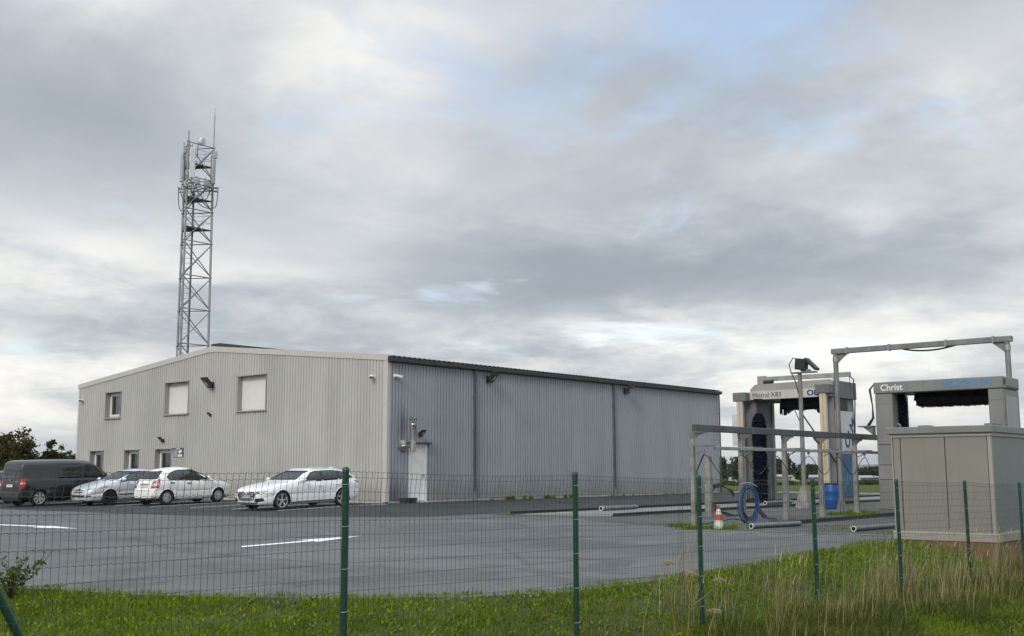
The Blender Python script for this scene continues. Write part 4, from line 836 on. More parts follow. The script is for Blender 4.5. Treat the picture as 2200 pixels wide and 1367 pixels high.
# ---------------------------------------------------------------- car-wash equipment
M_GALV = mat('galvanised_steel', (.34, .35, .355), .5, .55, var=.22, vscale=3); M_GALVD = mat('galvanised_dull', (.22, .225, .225), .6, .4, var=.25, vscale=2.5); M_BEAM = mat('beam_grey_steel', (.115, .125, .135), .5, .5, var=.25, vscale=1.6)
M_POSTC = mat('weathered_post', (.25, .245, .22), .75, .1, var=.3, vscale=4, streak=.4); M_HOSE = mat('black_hose', (.014, .014, .015), .5); M_BHOSE = mat('blue_hose', (.010, .085, .24), .42, var=.25, vscale=9)
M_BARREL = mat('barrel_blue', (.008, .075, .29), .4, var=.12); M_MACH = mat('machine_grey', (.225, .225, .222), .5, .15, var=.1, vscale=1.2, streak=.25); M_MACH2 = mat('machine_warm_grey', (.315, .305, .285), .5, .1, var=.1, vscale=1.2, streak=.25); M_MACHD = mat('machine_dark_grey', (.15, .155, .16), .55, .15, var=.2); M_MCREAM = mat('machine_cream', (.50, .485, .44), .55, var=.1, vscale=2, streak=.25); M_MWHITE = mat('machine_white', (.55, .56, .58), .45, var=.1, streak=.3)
M_YEL = mat('yellow_stripe', (.60, .36, .04), .5, var=.15); M_NAVY = mat('print_navy', (.02, .05, .16), .5); M_CYAN = mat('print_blue', (.10, .23, .44), .5, var=.12, vscale=14); M_PBL = mat('panel_blue', (.022, .085, .19), .45, var=.25, vscale=2, streak=.3)
M_BRUSH = mat('brush_navy', (.0045, .006, .013), .95, var=.6, vscale=5, spec=.1); M_BRUSHK = mat('brush_black', (.008, .008, .010), .95, var=.5, vscale=6, spec=.1)
# --- overhead rail frame with hanging hose loops
YF = -19.2
rf = thing('hose_rail_frame', 'low galvanised rail frame on posts with hanging hose loops', 'frame', (0, 0, 0))
MB().box(-8.45, 4.2, YF-.06, YF+.06, 2.235, 2.40).build('upper_beam', M_BEAM, rf, bevel=.01)
for x in (-5.6, -2.95, -.35, 2.2): MB().box(x-.01, x+.01, YF-.064, YF+.064, 2.231, 2.404).build('beam_joint', M_GALVD, rf)
MB().box(-8.5, -7.95, YF-.07, YF+.07, 2.20, 2.235).build('beam_end_plate', M_GALVD, rf)
MB().box(-8.03, 3.4, YF-.36, YF-.29, 1.795, 1.875).build('lower_rail', M_GALV, rf, bevel=.008)
PX5 = [(-8.54, .05), (-6.16, .066), (-3.76, .066), (-1.53, .06), (.9, .066)]
for k, (x, hw) in enumerate(PX5):
    o = MB(); o.add([(x+i*s, YF+j*s, z) for z, s in ((0.004, hw*1.25), (.25, hw), (1.9, hw*.85), (2.1, hw*.8)) for i, j in ((-1, -1), (1, -1), (1, 1), (-1, 1))], [(3, 2, 1, 0), (12, 13, 14, 15)]+[(l*4+m_, l*4+(m_+1) % 4, l*4+4+(m_+1) % 4, l*4+4+m_) for l in range(3) for m_ in range(4)])
    o.build('post', M_POSTC, rf)
    MB().prism([(x-hw, YF-.04, 2.06), (x+hw+.02, YF-.04, 2.06), (x+.30, YF-.04, 2.16), (x+.52, YF-.04, 2.20), (x+.52, YF-.04, 2.233), (x-(.34 if k == 3 else .10), YF-.04, 2.233), (x-(.34 if k == 3 else .10), YF-.04, 2.19)], (0, .08, 0)).build('bracket', M_POSTC, rf)
    MB().box(x-.05, x+.45, YF-.36, YF-.06, 1.876, 1.90).bar((x, YF-.1, 1.70), (x+.0, YF-.31, 1.80), .03, .03).build('rail_bracket', M_GALVD, rf)
MB().bar((2.9, YF-.32, 0), (2.9, YF-.32, 1.8), .05, .05).build('end_stop_post', M_BLACK, rf)
TR = [-8.1, -6.3, -4.35, -2.35, 1.2, 2.85]
TR = [PY(px, 968, YF-.33).x for px in (1512, 1592, 1665, 1737, 1800, 1857)]
for x in TR: MB().box(x-.04, x+.04, YF-.35, YF-.31, 1.74, 1.795).tube([(x, YF-.33, 1.74), (x+.03, YF-.33, 1.71), (x, YF-.33, 1.68)], .008, 5).build('hose_trolley', M_GALVD, rf)
def sag(a, b, s, n=14): return [(a[0]+(b[0]-a[0])*t, a[1]+(b[1]-a[1])*t, a[2]+(b[2]-a[2])*t-s*4*t*(1-t)) for t in np.linspace(0, 1, n)]
def loop(a, b, s, n=18): return [(a[0]+(b[0]-a[0])*t, a[1], 1.68-s*(.5-.5*math.cos(2*math.pi*t))) for t in np.linspace(0, 1, n)]
for a, b, s in zip(TR[:-1], TR[1:], (.48, .46, .46, .48, .5)): MB().tube(loop((a, YF-.33), (b, YF-.33), s), .010, 6).build('hose_loop', M_HOSE, rf, smooth='all')
MB().tube(loop((TR[-1], YF-.33), (TR[-1]+1.5, YF-.33), .62), .010, 6).build('hose_loop', M_HOSE, rf, smooth='all')
MB().tube([(TR[0], YF-.33, 1.68), (-8.45, YF-.2, 1.6), (-8.54, YF-.1, 1.3), (-8.48, YF-.1, .9), (-8.56, YF-.08, .5), (-8.5, YF-.1, .02)], .016, 6).build('feed_hose', M_HOSE, rf, smooth='all')
# --- pale stub post with a lance arm
sp_ = thing('stub_post', 'short pale weathered post with black cables behind the rail frame', 'post', (-3.0, -16.43, .004))
MB().add([(i*s, j*s, z) for z, s in ((0, .10), (1.1, .085), (1.72, .075)) for i, j in ((-1, -1), (1, -1), (1, 1), (-1, 1))], [(3, 2, 1, 0), (8, 9, 10, 11)]+[(l*4+m_, l*4+(m_+1) % 4, l*4+4+(m_+1) % 4, l*4+4+m_) for l in range(2) for m_ in range(4)]).build('shaft', M_POSTC, sp_)
MB().bar((-.02, -.05, .35), (.42, .1, .80), .05, .05).obox((.62, .15, .86), (.26, .05, .02), (-.02, .07, 0), (0, 0, .06)).build('lance_arm', M_BLACK, sp_)
for k in range(4): MB().tube([(.35, .1, .82), (.9, .2, .88+.02*k), (1.5+.1*k, .3, .80-.03*k), (2.0, .3, .70-.06*k)], .018, 5).build('cable', M_HOSE, sp_, smooth='all')
for k in range(3): MB().tube([(.05, -.1, .3+.05*k), (.12+.05*k, -.25, .15), (.3+.2*k, -.4, .02), (.9+.2*k, -.5, .02)], .016, 5).build('cable', M_HOSE, sp_, smooth='all')
# --- blue hose coil on the second post
hc = thing('hose_coil', 'coiled blue hose hung on a post of the rail frame', 'hose', (-6.16, YF-.14, 0), R(-42)); c0 = PY(1598, 1086, YF-.12)
MB().box(-.06, .06, -.06, .10, c0.z+.44, c0.z+.52).tube([(-.22, -.02, c0.z+.50), (-.05, -.04, c0.z+.56), (.1, -.04, c0.z+.54), (.24, -.02, c0.z+.46)], .014, 5).build('hanger', M_GALV, hc)
for k in range(6):
    rr = random.Random(k); w_, h_ = .235+rr.uniform(-.06, .04), .45+rr.uniform(-.06, .04); P = [(w_*math.sin(a)+rr.uniform(-.006, .006)+.008*k-.03, -.06-.014*k+.02*math.sin(a*2+k), c0.z+.0+h_*math.cos(a)-(.46-h_)) for a in np.linspace(0, 2*math.pi, 34)]
    MB().tube(P, .0105, 6).build('blue_loop', M_BHOSE, hc, smooth='all')
for k in range(4):
    rr = random.Random(20+k); w_, h_ = .17+.02*k, .36+.03*k; P = [(w_*math.sin(a)+.02, -.02-.01*k, c0.z+.06+h_*math.cos(a)) for a in np.linspace(0, 2*math.pi, 26)]; MB().tube(P, .012, 5).build('black_loop', M_HOSE, hc, smooth='all')
for k in range(5): MB().tube([(.14+.03*k, -.05, c0.z-.05), (.34+.03*k, -.1, c0.z-.30), (.46+.04*k, -.2, .12), (.44+.07*k, -.3, .018), (-.2+.2*k, -.45, .018)], .013, 5).build('black_tail', M_HOSE, hc, smooth='all')
MB().tube([(-.12, -.1, c0.z-.38), (-.5, -.3, .13), (-1.3, -.6, .03), (-2.3, -.7, .018)], .012, 5).build('ground_hose', M_HOSE, hc, smooth='all')
# --- traffic cone
cn = thing('traffic_cone', 'red and white traffic cone standing in a grass tuft beside the post', 'cone', (-9.06, -20.14, .006)); M_CRED = mat('cone_red', (.36, .055, .03), .6, var=.2, vscale=8); M_CWH = mat('cone_white', (.60, .59, .56), .6, var=.2, vscale=8)
MB().lathe([(.17, 0), (.17, .03), (.135, .035)], 4, cap=True).build('base', M_CWH, cn)
for a, b, m_ in ((.03, .19, M_CWH), (.19, .32, M_CRED), (.32, .44, M_CWH), (.44, .52, M_CRED)):
    f_ = lambda z: .128-.195*z; MB().lathe([(f_(a), a), (f_(b), b)], 20).build('band', m_, cn, smooth=True)
M_PIPE = mat('pipe_zinc', (.20, .215, .235), .4, .7, var=.2, vscale=4)
# --- loose galvanised pipes lying at the lane entries
def pipe(label, a, b, r=.060, z0=.006):
    a, b = Vector((a[0], a[1], r+z0)), Vector((b[0], b[1], r+z0)); t = thing('guide_pipe', label, 'pipe', (a.x, a.y, z0), 0, 'galvanised guide pipes on the ground'); d = b-a; n = d.normalized()
    MB().lathe([(r*.72, 0), (r, 0), (r, d.length), (r*.72, d.length), (r*.72, 0)], 20, c=(0, 0, r), ax=n, cap=False).build('tube', M_PIPE, t, smooth=True)
    MB().lathe([(r*.73, -.004), (r*1.06, -.004), (r*1.06, .03), (r*.73, .03)], 20, c=(0, 0, r), ax=n, cap=False).build('rim', mat('pipe_rim', (.6, .58, .52), .6), t)
pipe('galvanised pipe lying beside the traffic cone and blue hose coil', G(1614, 1137), G(1718, 1131)); pipe('galvanised pipe lying in front of the panelled cabin', G(1834, 1143), (G(1834, 1143).x+3.2, G(1834, 1143).y-.25))
pipe('short galvanised pipe on the light wash lane near the warehouse', (-1.2, -11.35), (.9, -11.35), .075, .012); pipe('short galvanised pipe on the wash lane beside the brush gantry', (7.6, -12.75), (10.0, -12.65), .07, .012)
# --- barrel
br = thing('blue_barrel', 'blue plastic barrel with black rim beside the gantry foot', 'barrel', (4.92, -16.62, .006))
MB().lathe([(.25, 0), (.275, .02), (.29, .10), (.292, .28), (.298, .30), (.292, .32), (.292, .56), (.298, .58), (.292, .60), (.288, .76), (.262, .83)], 28).build('drum', M_BARREL, br, smooth=True)
MB().lathe([(.255, .82), (.285, .825), (.285, .865), (.25, .87), (.245, .84)], 28).build('lid_ring', M_BLACK, br, smooth=True)
# --- tall portal frame astride the second gantry
XP = 2.2; pl_, pr_ = PX(1788, 750, XP), PX(2172, 722, XP); HP = (pl_.z+pr_.z)/2
pf = thing('portal_frame', 'tall galvanised portal frame standing astride the boxy grey gantry', 'frame', (XP, 0, 0))
for y in (pl_.y-.10, pr_.y+.12):
    p = MB().tube([(0, y, .004), (0, y, HP-.16)], .078, 14).build('post', M_GALVD, pf, smooth=True)
    MB().box(-.2, .2, y-.2, y+.2, .005, .03).build('foot_plate', M_GALVD, p)
    for a in range(4):
        dx_, dy_ = math.cos(a*math.pi/2), math.sin(a*math.pi/2); MB().prism([(dx_*.08-dy_*.008, y+dy_*.08+dx_*.008, .03), (dx_*.19-dy_*.008, y+dy_*.19+dx_*.008, .03), (dx_*.08-dy_*.008, y+dy_*.08+dx_*.008, .42)], (dy_*.016, -dx_*.016, 0)).build('gusset', M_GALVD, p)
    MB().lathe([(.095, HP-.42), (.095, HP-.26)], 12, c=(0, y, 0)).build('clamp', M_GALV, p)
    s_ = 1 if y < -20 else -1; MB().prism([(-.01, y+s_*.085, HP-.17), (-.01, y+s_*.42, HP-.17), (-.01, y+s_*.085, HP-.45)], (.02, 0, 0)).build('gusset', M_GALVD, p)
MB().box(-.085, .085, pr_.y-.03, pl_.y+.02, HP-.165, HP).build('crossbeam', M_GALVD, pf, bevel=.01)
for f_ in (.09, .34, .66, .91): y = pl_.y+(pr_.y-pl_.y)*f_; MB().box(-.095, .095, y-.02, y+.02, HP-.185, HP+.025).build('strap', M_GALV, pf)
MB().tube(sag((-.05, pl_.y-2.3, HP-.17), (-.05, pl_.y-3.9, HP-.15), .10), .028, 6).build('slack_cable', M_HOSE, pf, smooth='all')
# --- floodlight mast
ms = thing('light_mast', 'galvanised mast with black floodlight on top beside the portal frame', 'lamp', (5.3, -15.45, .004))
MB().tube([(0, 0, 0), (0, 0, 4.72)], .088, 14, r1=.070).build('pole', M_GALVD, ms, smooth=True)
MB().add([(i*s, j*s, z) for z, s in ((0, .24), (.05, .24), (.75, .09)) for i, j in ((-1, -1), (1, -1), (1, 1), (-1, 1))], [(3, 2, 1, 0), (8, 9, 10, 11)]+[(l*4+m_, l*4+(m_+1) % 4, l*4+4+(m_+1) % 4, l*4+4+m_) for l in range(2) for m_ in range(4)]).build('foot', M_POSTC, ms)
MB().box(-.14, .14, -.62, .30, 4.72, 4.76).build('platform', M_GALVD, ms); MB().obox((0, -.08, 5.03), (.14, 0, 0), (0, .20, .03), (0, -.02, .20)).build('lamp_body', M_BLACK, ms, bevel=.02)
MB().obox((0, -.46, 5.02), (.17, 0, 0), (0, .20, .20), (0, -.03, .03)).build('reflector', M_BLACK, ms); MB().box(-.05, .05, -.40, -.06, 4.76, 4.84).build('yoke', M_GALVD, ms)
MB().tube([(0, .02, 5.2), (0, .24, 5.28), (0, .40, 5.05), (0, .32, 4.75), (0, .16, 4.4), (0, .08, 4.0)], .018, 6).build('cable', M_HOSE, ms, smooth='all')
# --- first gantry (white and grey, brushes hanging)
X0 = 10.0
ga = thing('brush_gantry', 'grey and cream wash gantry with navy brushes and white blue side panel', 'wash gantry', (0, 0, 0))
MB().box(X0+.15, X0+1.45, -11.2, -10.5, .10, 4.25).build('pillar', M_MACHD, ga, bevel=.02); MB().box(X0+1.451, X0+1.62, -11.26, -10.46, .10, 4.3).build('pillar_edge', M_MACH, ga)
MB().box(X0+.05, X0+2.0, -14.58, -14.0, .10, 4.25).build('pillar', M_MACH, ga, bevel=.02)
for y in (-10.85, -14.3):
    MB().box(X0-.1, X0+1.8, y-.22, y+.22, .03, .16).build('wheel_carrier', M_BLACK, ga)
    for x in (X0+.15, X0+1.5): MB().lathe([(.03, -.05), (.10, -.05), (.10, .05), (.03, .05)], 16, c=(x, y, .105), ax=(0, 1, 0)).build('wheel', M_RAIL, ga)
# top beam: grey roof part with sloped ends, cream fascia below
MB().prism([(X0, -11.02, 4.20), (X0, -14.60, 4.20), (X0, -14.62, 4.45), (X0, -14.60, 4.78), (X0, -14.45, 4.86), (X0, -11.25, 4.80), (X0, -11.02, 4.62)], (1.9, 0, 0)).build('top_beam', M_MACH2, ga)
MB().box(X0-.05, X0, -14.56, -11.0, 4.18, 4.52).build('fascia', M_MCREAM, ga, bevel=.006)
MB().box(X0-.06, X0-.051, -14.54, -13.25, 4.20, 4.50).build('logo_field', M_MWHITE, ga)
lettering('Mistral X83', .26, mat('print_grey', (.05, .05, .055), .6), ga, (X0-.056, -11.78, 4.35), (0, -1, 0), (0, 0, 1), .0, 1.05)
lettering('OLM', .31, M_NAVY, ga, (X0-.064, -13.90, 4.35), (0, -1, 0), (0, 0, 1), .012, 1.15)
cr = [(X0-.066, -13.42+.11*math.cos(a)*-1, 4.35+.12*math.sin(a)) for a in np.linspace(.5, 5.2, 14)]+[(X0-.066, -13.45+.08*math.cos(a)*-1, 4.37+.085*math.sin(a)) for a in np.linspace(5.2, .5, 14)]
MB().prism(cr, (.004, 0, 0)).build('crescent_mark', M_YEL, ga)
for y, z0, z1 in ((-10.72, .12, 4.28), (-14.33, .12, 4.45)):
    cb = MB().box(X0-.42, X0-.24, y-.13, y+.13, z0, z1).build('light_column', M_MCREAM, ga, bevel=.015); MB().box(X0-.428, X0-.421, y-.04, y+.02, z0+.3, z1-.2).build('yellow_strip', M_YEL, cb)
    MB().box(X0-.46, X0+.06, y-.30, y+.28, z1-.16, z1+.20).build('column_head', M_MACHD, cb, bevel=.02)
MB().box(X0+.05, X0+1.98, -14.72, -14.621, 4.12, 4.80).build('end_cover', M_MACHD, ga, bevel=.02)
# side panel with print
yo = -14.62
MB().box(X0+.08, X0+1.95, yo-.03, yo+.02, 1.95, 3.62).build('side_panel', M_MWHITE, ga, bevel=.01); MB().box(X0+.08, X0+1.95, yo-.03, yo+.02, .28, 1.945).build('side_panel', M_PBL, ga, bevel=.01)
MB().box(X0+.12, X0+1.25, yo-.012, yo+.03, 3.66, 4.08).build('side_window', M_BLACK, ga)
rr_ = Vector((.62, 0, .78)); uu_ = Vector((-.78, 0, .62)); lettering('OLM', .62, M_NAVY, ga, (X0+1.35, yo-.034, 2.75), rr_, uu_, .022, 1.05); lettering('L  a', .16, M_NAVY, ga, (X0+1.15, yo-.034, 2.14), Vector((.80, 0, .6)), Vector((-.6, 0, .8)), .004)
for k in range(4): MB().prism([(X0+.6+.25*k, yo-.034, .5+.2*k), (X0+.7+.25*k, yo-.034, .55+.2*k), (X0+.66+.25*k, yo-.034, 1.1+.12*k), (X0+.62+.25*k, yo-.034, 1.0+.12*k)], (0, .003, 0)).build('drop_mark', mat('print_light_blue', (.10, .25, .42), .5), ga)
MB().prism([(X0+.30, -10.45, 2.6), (X0+.30, -10.38, 3.75), (X0+.95, -10.38, 3.75), (X0+.95, -10.45, 2.6)], (0, .04, 0)).build('splash_panel', M_MWHITE, ga)
MB().box(X0-.3, X0-.26, -10.6, -10.3, 2.3, 3.6).build('splash_panel', M_MWHITE, ga)
def brush(x, y, z0, z1, r, m, parent, nm='brush'):
    rr = random.Random(3); pr = [(.03, z0)]; z = z0
    while z < z1-.3: pr += [(r*rr.uniform(.86, 1.08), z), (r*rr.uniform(.78, .98), z+.05)]; z += .10
    pr += [(r*.8, z1-.2), (r*.45, z1), (.03, z1+.01)]; b = MB().lathe(pr, 22, c=(x, y, 0))
    for k in range(620):   # loose flaps standing off the roller
        a = rr.uniform(0, 6.283); zz = rr.uniform(z0+.05, z1-.3); d = Vector((math.cos(a), math.sin(a), 0)); e = Vector((-d.y, d.x, 0)); c = Vector((x, y, zz)); l = r*rr.uniform(.95, 1.32); dr = rr.uniform(.02, .2)
        b.add([c+d*r*.7+e*.03, c+d*r*.7-e*.03, c+d*l-e*.035-Vector((0, 0, dr)), c+d*l+e*.035-Vector((0, 0, dr))], [(0, 1, 2, 3)])
    return b.build(nm, m, parent, fix=False)
brush(X0-.12, -11.42, .15, 3.62, .29, M_BRUSH, ga, 'side_brush'); MB().lathe([(.04, 3.6), (.04, 3.95), (.10, 3.97), (.10, 4.0), (.04, 4.02), (.16, 4.16), (.2, 4.2)], 14, c=(X0-.12, -11.42, 0)).build('brush_drive', M_BLACK, ga, smooth=True)

# roller of the top brush with hanging strips
MB().tube([(X0+.6, -11.25, 4.08), (X0+.6, -14.5, 4.08)], .05, 10).build('roller_shaft', M_GALVD, ga)
tb = MB(); rr = random.Random(9)
for k in range(150):
    y = -12.05-2.1*k/150; d = .42+.07*math.sin(k*.11)+.08*math.sin(k*.05+1)+rr.uniform(-.02, .02); a = rr.uniform(-.06, .06); dz_ = .0
    tb.add([(X0+.6+a, y+.02, 4.1), (X0+.6+a, y-.02, 4.1), (X0+.55+a*1.6, y-.03, 4.1-d), (X0+.55+a*1.6, y+.012, 4.1-d)], [(0, 1, 2, 3)])
tb.lathe([(.05, 0), (.30, .1), (.33, 1.0), (.30, 1.9), (.05, 2.0)], 16, c=(X0+.6, -12.1, 4.05), ax=(0, -1, 0)); tb.build('top_brush', M_BRUSHK, ga, fix=False)
# energy arm above, cables
MB().box(X0+.7, X0+.86, -15.0, -11.0, 4.98, 5.16).build('cable_arm', M_GALV, ga, bevel=.01); MB().box(X0+.68, X0+.88, -11.35, -11.0, 4.78, 5.2).build('arm_bracket', M_GALV, ga); MB().box(X0+.70, X0+.86, -14.5, -14.3, 4.82, 4.98).build('arm_bracket', M_GALV, ga)
MB().lathe([(.05, -.2), (.09, -.2), (.09, .2), (.05, .2)], 14, c=(X0+.5, -11.6, 4.92), ax=(0, 1, 0)).build('cable_reel', M_BLACK, ga)
MB().tube([(X0+.78, -14.97, 5.0), (X0+.78, -15.12, 4.85), (X0+.78, -15.14, 3.9), (X0+.78, -15.06, 2.5), (X0+.8, -14.9, 2.0)], .025, 6).build('supply_cable', M_HOSE, ga, smooth='all'); MB().tube([(X0+.78, -14.95, 5.0), (X0+.78, -15.03, 3.9), (X0+.78, -15.08, 2.4)], .012, 5).build('supply_cable', M_HOSE, ga, smooth='all')
MB().tube([(X0-.1, -13.2, 3.7), (X0-.15, -13.9, 2.7), (X0-.2, -14.7, 1.6)], .03, 6).build('drag_hose', M_HOSE, ga, smooth='all'); MB().tube([(X0-.1, -13.0, 3.7), (X0-.15, -13.5, 2.6)], .018, 6).build('drag_hose', M_HOSE, ga, smooth='all')
# --- second gantry (grey), lettering on its beam
X1 = 1.0
gb = thing('grey_gantry', 'boxy grey wash gantry with black top roller behind the panelled cabin', 'wash gantry', (0, 0, 0))
xe = PY(2192, 900, -23.52).x
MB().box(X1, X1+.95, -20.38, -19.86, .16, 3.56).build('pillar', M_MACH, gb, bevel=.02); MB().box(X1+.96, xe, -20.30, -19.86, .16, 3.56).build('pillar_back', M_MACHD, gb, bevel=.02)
MB().box(X1, xe, -23.52, -23.12, .16, 3.56).build('pillar', M_MACH, gb, bevel=.02)
MB().box(X1-.02, xe, -23.54, -19.83, 3.57, 3.91).build('top_beam', M_MACH, gb, bevel=.02)
for y0, y1 in ((-20.4, -19.84), (-23.53, -23.1)):
    MB().box(X1-.05, xe+.1, y0, y1, .02, .16).build('wheel_carrier', M_MACHD, gb)
for z in (1.02, 1.45, 2.05): MB().box(X1-.004, X1-.001, -20.36, -19.90, z, z+.018).build('panel_gap', M_BLACK, gb)
for z in (3.25,): MB().box(X1-.004, X1-.0005, -20.37, -19.87, z, z+.012).box(X1-.004, X1-.0005, -23.51, -23.13, z, z+.012).build('panel_gap', M_MACHD, gb)
MB().box(X1+.22, xe-.25, -23.545, -23.521, .3, 3.35).build('side_door', mat('machine_blue_grey', (.30, .32, .345), .45, .1, var=.08), gb, bevel=.01); MB().box(X1+.3, xe-.1, -23.548, -23.541, 3.60, 3.64).box(X1+.02, X1+.22, -23.549, -23.541, 3.68, 3.84).build('vent_slot', M_BLACK, gb)
for z in (1.2, 2.2): MB().box(X1+.95, X1+1.02, -23.57, -23.546, z, z+.12).build('hinge', M_MACHD, gb)
lettering('Christ', .265, mat('print_white', (.72, .74, .76), .5), gb, (X1-.024, -20.38, 3.73), (0, -1, 0), (0, 0, 1), .006); lettering('MAGNUM', .29, M_CYAN, gb, (X1-.024, -22.57, 3.74), (0, -1, 0), (0, 0, 1), .011, 1.05)
brush(X1+.62, PX(1934, 880, X1+.62).y, .2, 3.75, .20, M_BRUSH, gb, 'side_brush')
hb = MB(); rr = random.Random(5)
for k in range(420):
    y = -20.85-2.28*rr.random(); d = Vector((rr.uniform(-.5, .5), 0, -1)).normalized(); s = .36+rr.uniform(0, .07) if y < -20.95 else .2; c = Vector((X1+.6, y, 3.55)); e = Vector((0, rr.uniform(.012, .03), 0)); j = Vector((0, rr.uniform(-.05, .05), 0))
    hb.add([c+e, c-e, c+d*s-e*.6+j, c+d*s+e*.6+j], [(0, 1, 2, 3)])
hb.lathe([(.04, 0), (.24, .06), (.27, .4), (.27, 2.0), (.24, 2.2), (.05, 2.25)], 16, c=(X1+.6, -20.88, 3.42), ax=(0, -1, 0)); hb.build('top_roller', M_BRUSHK, gb, fix=False)
MB().box(X1-.30, X1+.05, -19.84, -19.40, 2.58, 2.62).prism([(X1-.25, -19.84, 2.58), (X1-.25, -19.55, 2.58), (X1-.25, -19.84, 2.35)], (.25, 0, 0)).build('cable_shelf', M_GALVD, gb)
for k in range(3): MB().tube([(X1-.1+.05*k, -19.7+.06*k, 2.62), (X1+.0, -19.80+.02*k, 2.85), (X1-.03, -19.79, 3.2), (X1-.02, -19.74+.02*k, 3.7), (X1+.1, -19.80, 3.86), (X1+.3, -19.9, 3.915)], .018, 6).build('cable', M_HOSE, gb, smooth='all')
# --- panelled cabin on the right
XC, YA, YB, XB = -10.4, -24.69, -26.55, -7.0
cb = thing('panelled_cabin', 'taupe panelled service cabin with flat roof behind the fence on the right', 'cabin', (XC, YA, 0)); cb.location = (0, 0, 0)
M_TAUPE = mat('panel_taupe', (.240, .226, .202), .55, var=.05, vscale=.8, streak=.22); M_TAUPE2 = mat('frame_taupe', (.33, .32, .295), .5, var=.06); M_CSIDE = mat('panel_blue_grey', (.20, .212, .225), .5, .1, var=.06); M_SILL = mat('sill_pale', (.47, .46, .44), .5, var=.06); M_WOOD = mat('plinth_timber', (.17, .11, .045), .85, var=.3, vscale=3)
MB().box(XC+.05, XB, YB+.05, YA-.05, .02, 1.98).build('core', M_BLACK, cb)
ysn = [PX(px, 1040, XC).y for px in (1922, 1938, 2034, 2126)]
for a, b in zip(ysn[:-1], ysn[1:]): MB().box(XC, XC+.045, b+.008, a-.008, .16, 1.92).build('panel', M_TAUPE, cb, bevel=.004)
for a, b in ((YA, ysn[0]), (ysn[3], YB)): MB().box(XC-.006, XC+.048, b+.004, a-.004, .16, 1.92).build('corner_post', M_TAUPE2, cb, bevel=.004)
n = 5
for i in range(n):
    a = XC+.05+i*(XB-XC-.05)/n; MB().box(a+.006, a+(XB-XC-.05)/n-.006, YB, YB+.045, .16, 1.92).build('panel', M_CSIDE, cb, bevel=.004)
MB().box(XC-.03, XB+.02, YB-.03, YA+.03, .0, .135).build('base_frame', M_TAUPE2, cb, bevel=.008); MB().box(XC-.036, XB+.02, YB-.036, YA+.036, .135, .160).build('base_sill', M_SILL, cb)
MB().box(XC-.02, XB+.02, YB-.02, YA+.02, 1.922, 1.985).build('head_frame', M_TAUPE2, cb); MB().box(XC-.07, XB+.05, YB-.05, YA+.09, 1.987, 2.115).build('roof_cap', M_MACH, cb, bevel=.008)
MB().box(XC-.01, XB-.3, YB-.01, YA-.35, -.45, -.002).build('plinth', M_WOOD, cb)
MB().box(XC+.2, XC+.5, -25.35, -25.15, 2.115, 2.15).tube([(XC+.1, -24.85, 2.115), (XC+.1, -24.85, 2.16), (XC+.1, -24.80, 2.19)], .02, 6).box(XC+.3, XC+.9, -26.5, -26.35, 2.115, 2.16).build('roof_fitting', M_MACHD, cb)
# ---------------------------------------------------------------- lattice telecom mast behind the warehouse
TD = 72.0
M_TW = mat('mast_galvanised', (.27, .285, .295), .5, .35, var=.15, vscale=1.0); M_TWD = mat('mast_grating', (.07, .085, .09), .7, .2); M_ANT = mat('antenna_white', (.62, .65, .68), .45, var=.05); M_ANTG = mat('antenna_grey', (.42, .44, .45), .5, var=.08)
view = Vector((PD(413, 745, TD)-CAM).to_2d().to_3d()).normalized(); vr = Vector((view.y, -view.x, 0))
base = PD(404, 760, TD); TB = Vector((base.x, base.y, 0)); cx_ = .0
D0 = (TB-Vector((CAM.x, CAM.y, 0))).dot(view)
def TP(x, y, f=0.0): v = ray(x, y); return CAM+v*((D0-f)/(v.x*view.x+v.y*view.y))   # point above the mast's foot, f metres nearer
tw = thing('telecom_mast', 'tall grey lattice telecom mast with antennas rising behind the warehouse roof', 'telecom mast', (TB.x, TB.y, -.05))
ztop = TP(420, 313).z; NL = {'m': (-.52, 1.12), 'r': (1.26, -.14), 'l': (-.74, -.98)}
def leg(k, z): s = 1.0-.10*z/ztop; a, b = NL[k]; o = .03; return vr*(a*s+o)-view*(b*s)+Vector((0, 0, z))
for k in NL: MB().tube([leg(k, 0), leg(k, ztop+.1)], .074, 8).build('leg', M_TW, tw, smooth=True)
lv = [TP(420, py).z for py in (740, 665, 594, 521, 453, 385, 313)]; lv = [lv[0]-(i)*2.25 for i in range(4, 0, -1) if lv[0]-i*2.25 > .3]+lv
def strut(a, b, r=.036): MB().tube([a, b], r, 6).build('brace', M_TW, tw)
for z0, z1 in zip(lv[:-1], lv[1:]):
    for a, b in (('m', 'r'), ('m', 'l'), ('l', 'r')):
        strut(leg(a, z0), leg(b, z0))
        strut(leg(a, z0+.1), leg(b, z1-.1), .033)
        if (a, b) == ('m', 'r') or (a, b) == ('l', 'r'): strut(leg(b, z0+.1), leg(a, z1-.1), .033)
for a, b in (('m', 'r'), ('m', 'l'), ('l', 'r')): strut(leg(a, ztop), leg(b, ztop), .034)
for z in lv:
    for k in NL: MB().lathe([(.11, -.03), (.11, .03)], 10, c=leg(k, z)).build('flange', M_TW, tw)
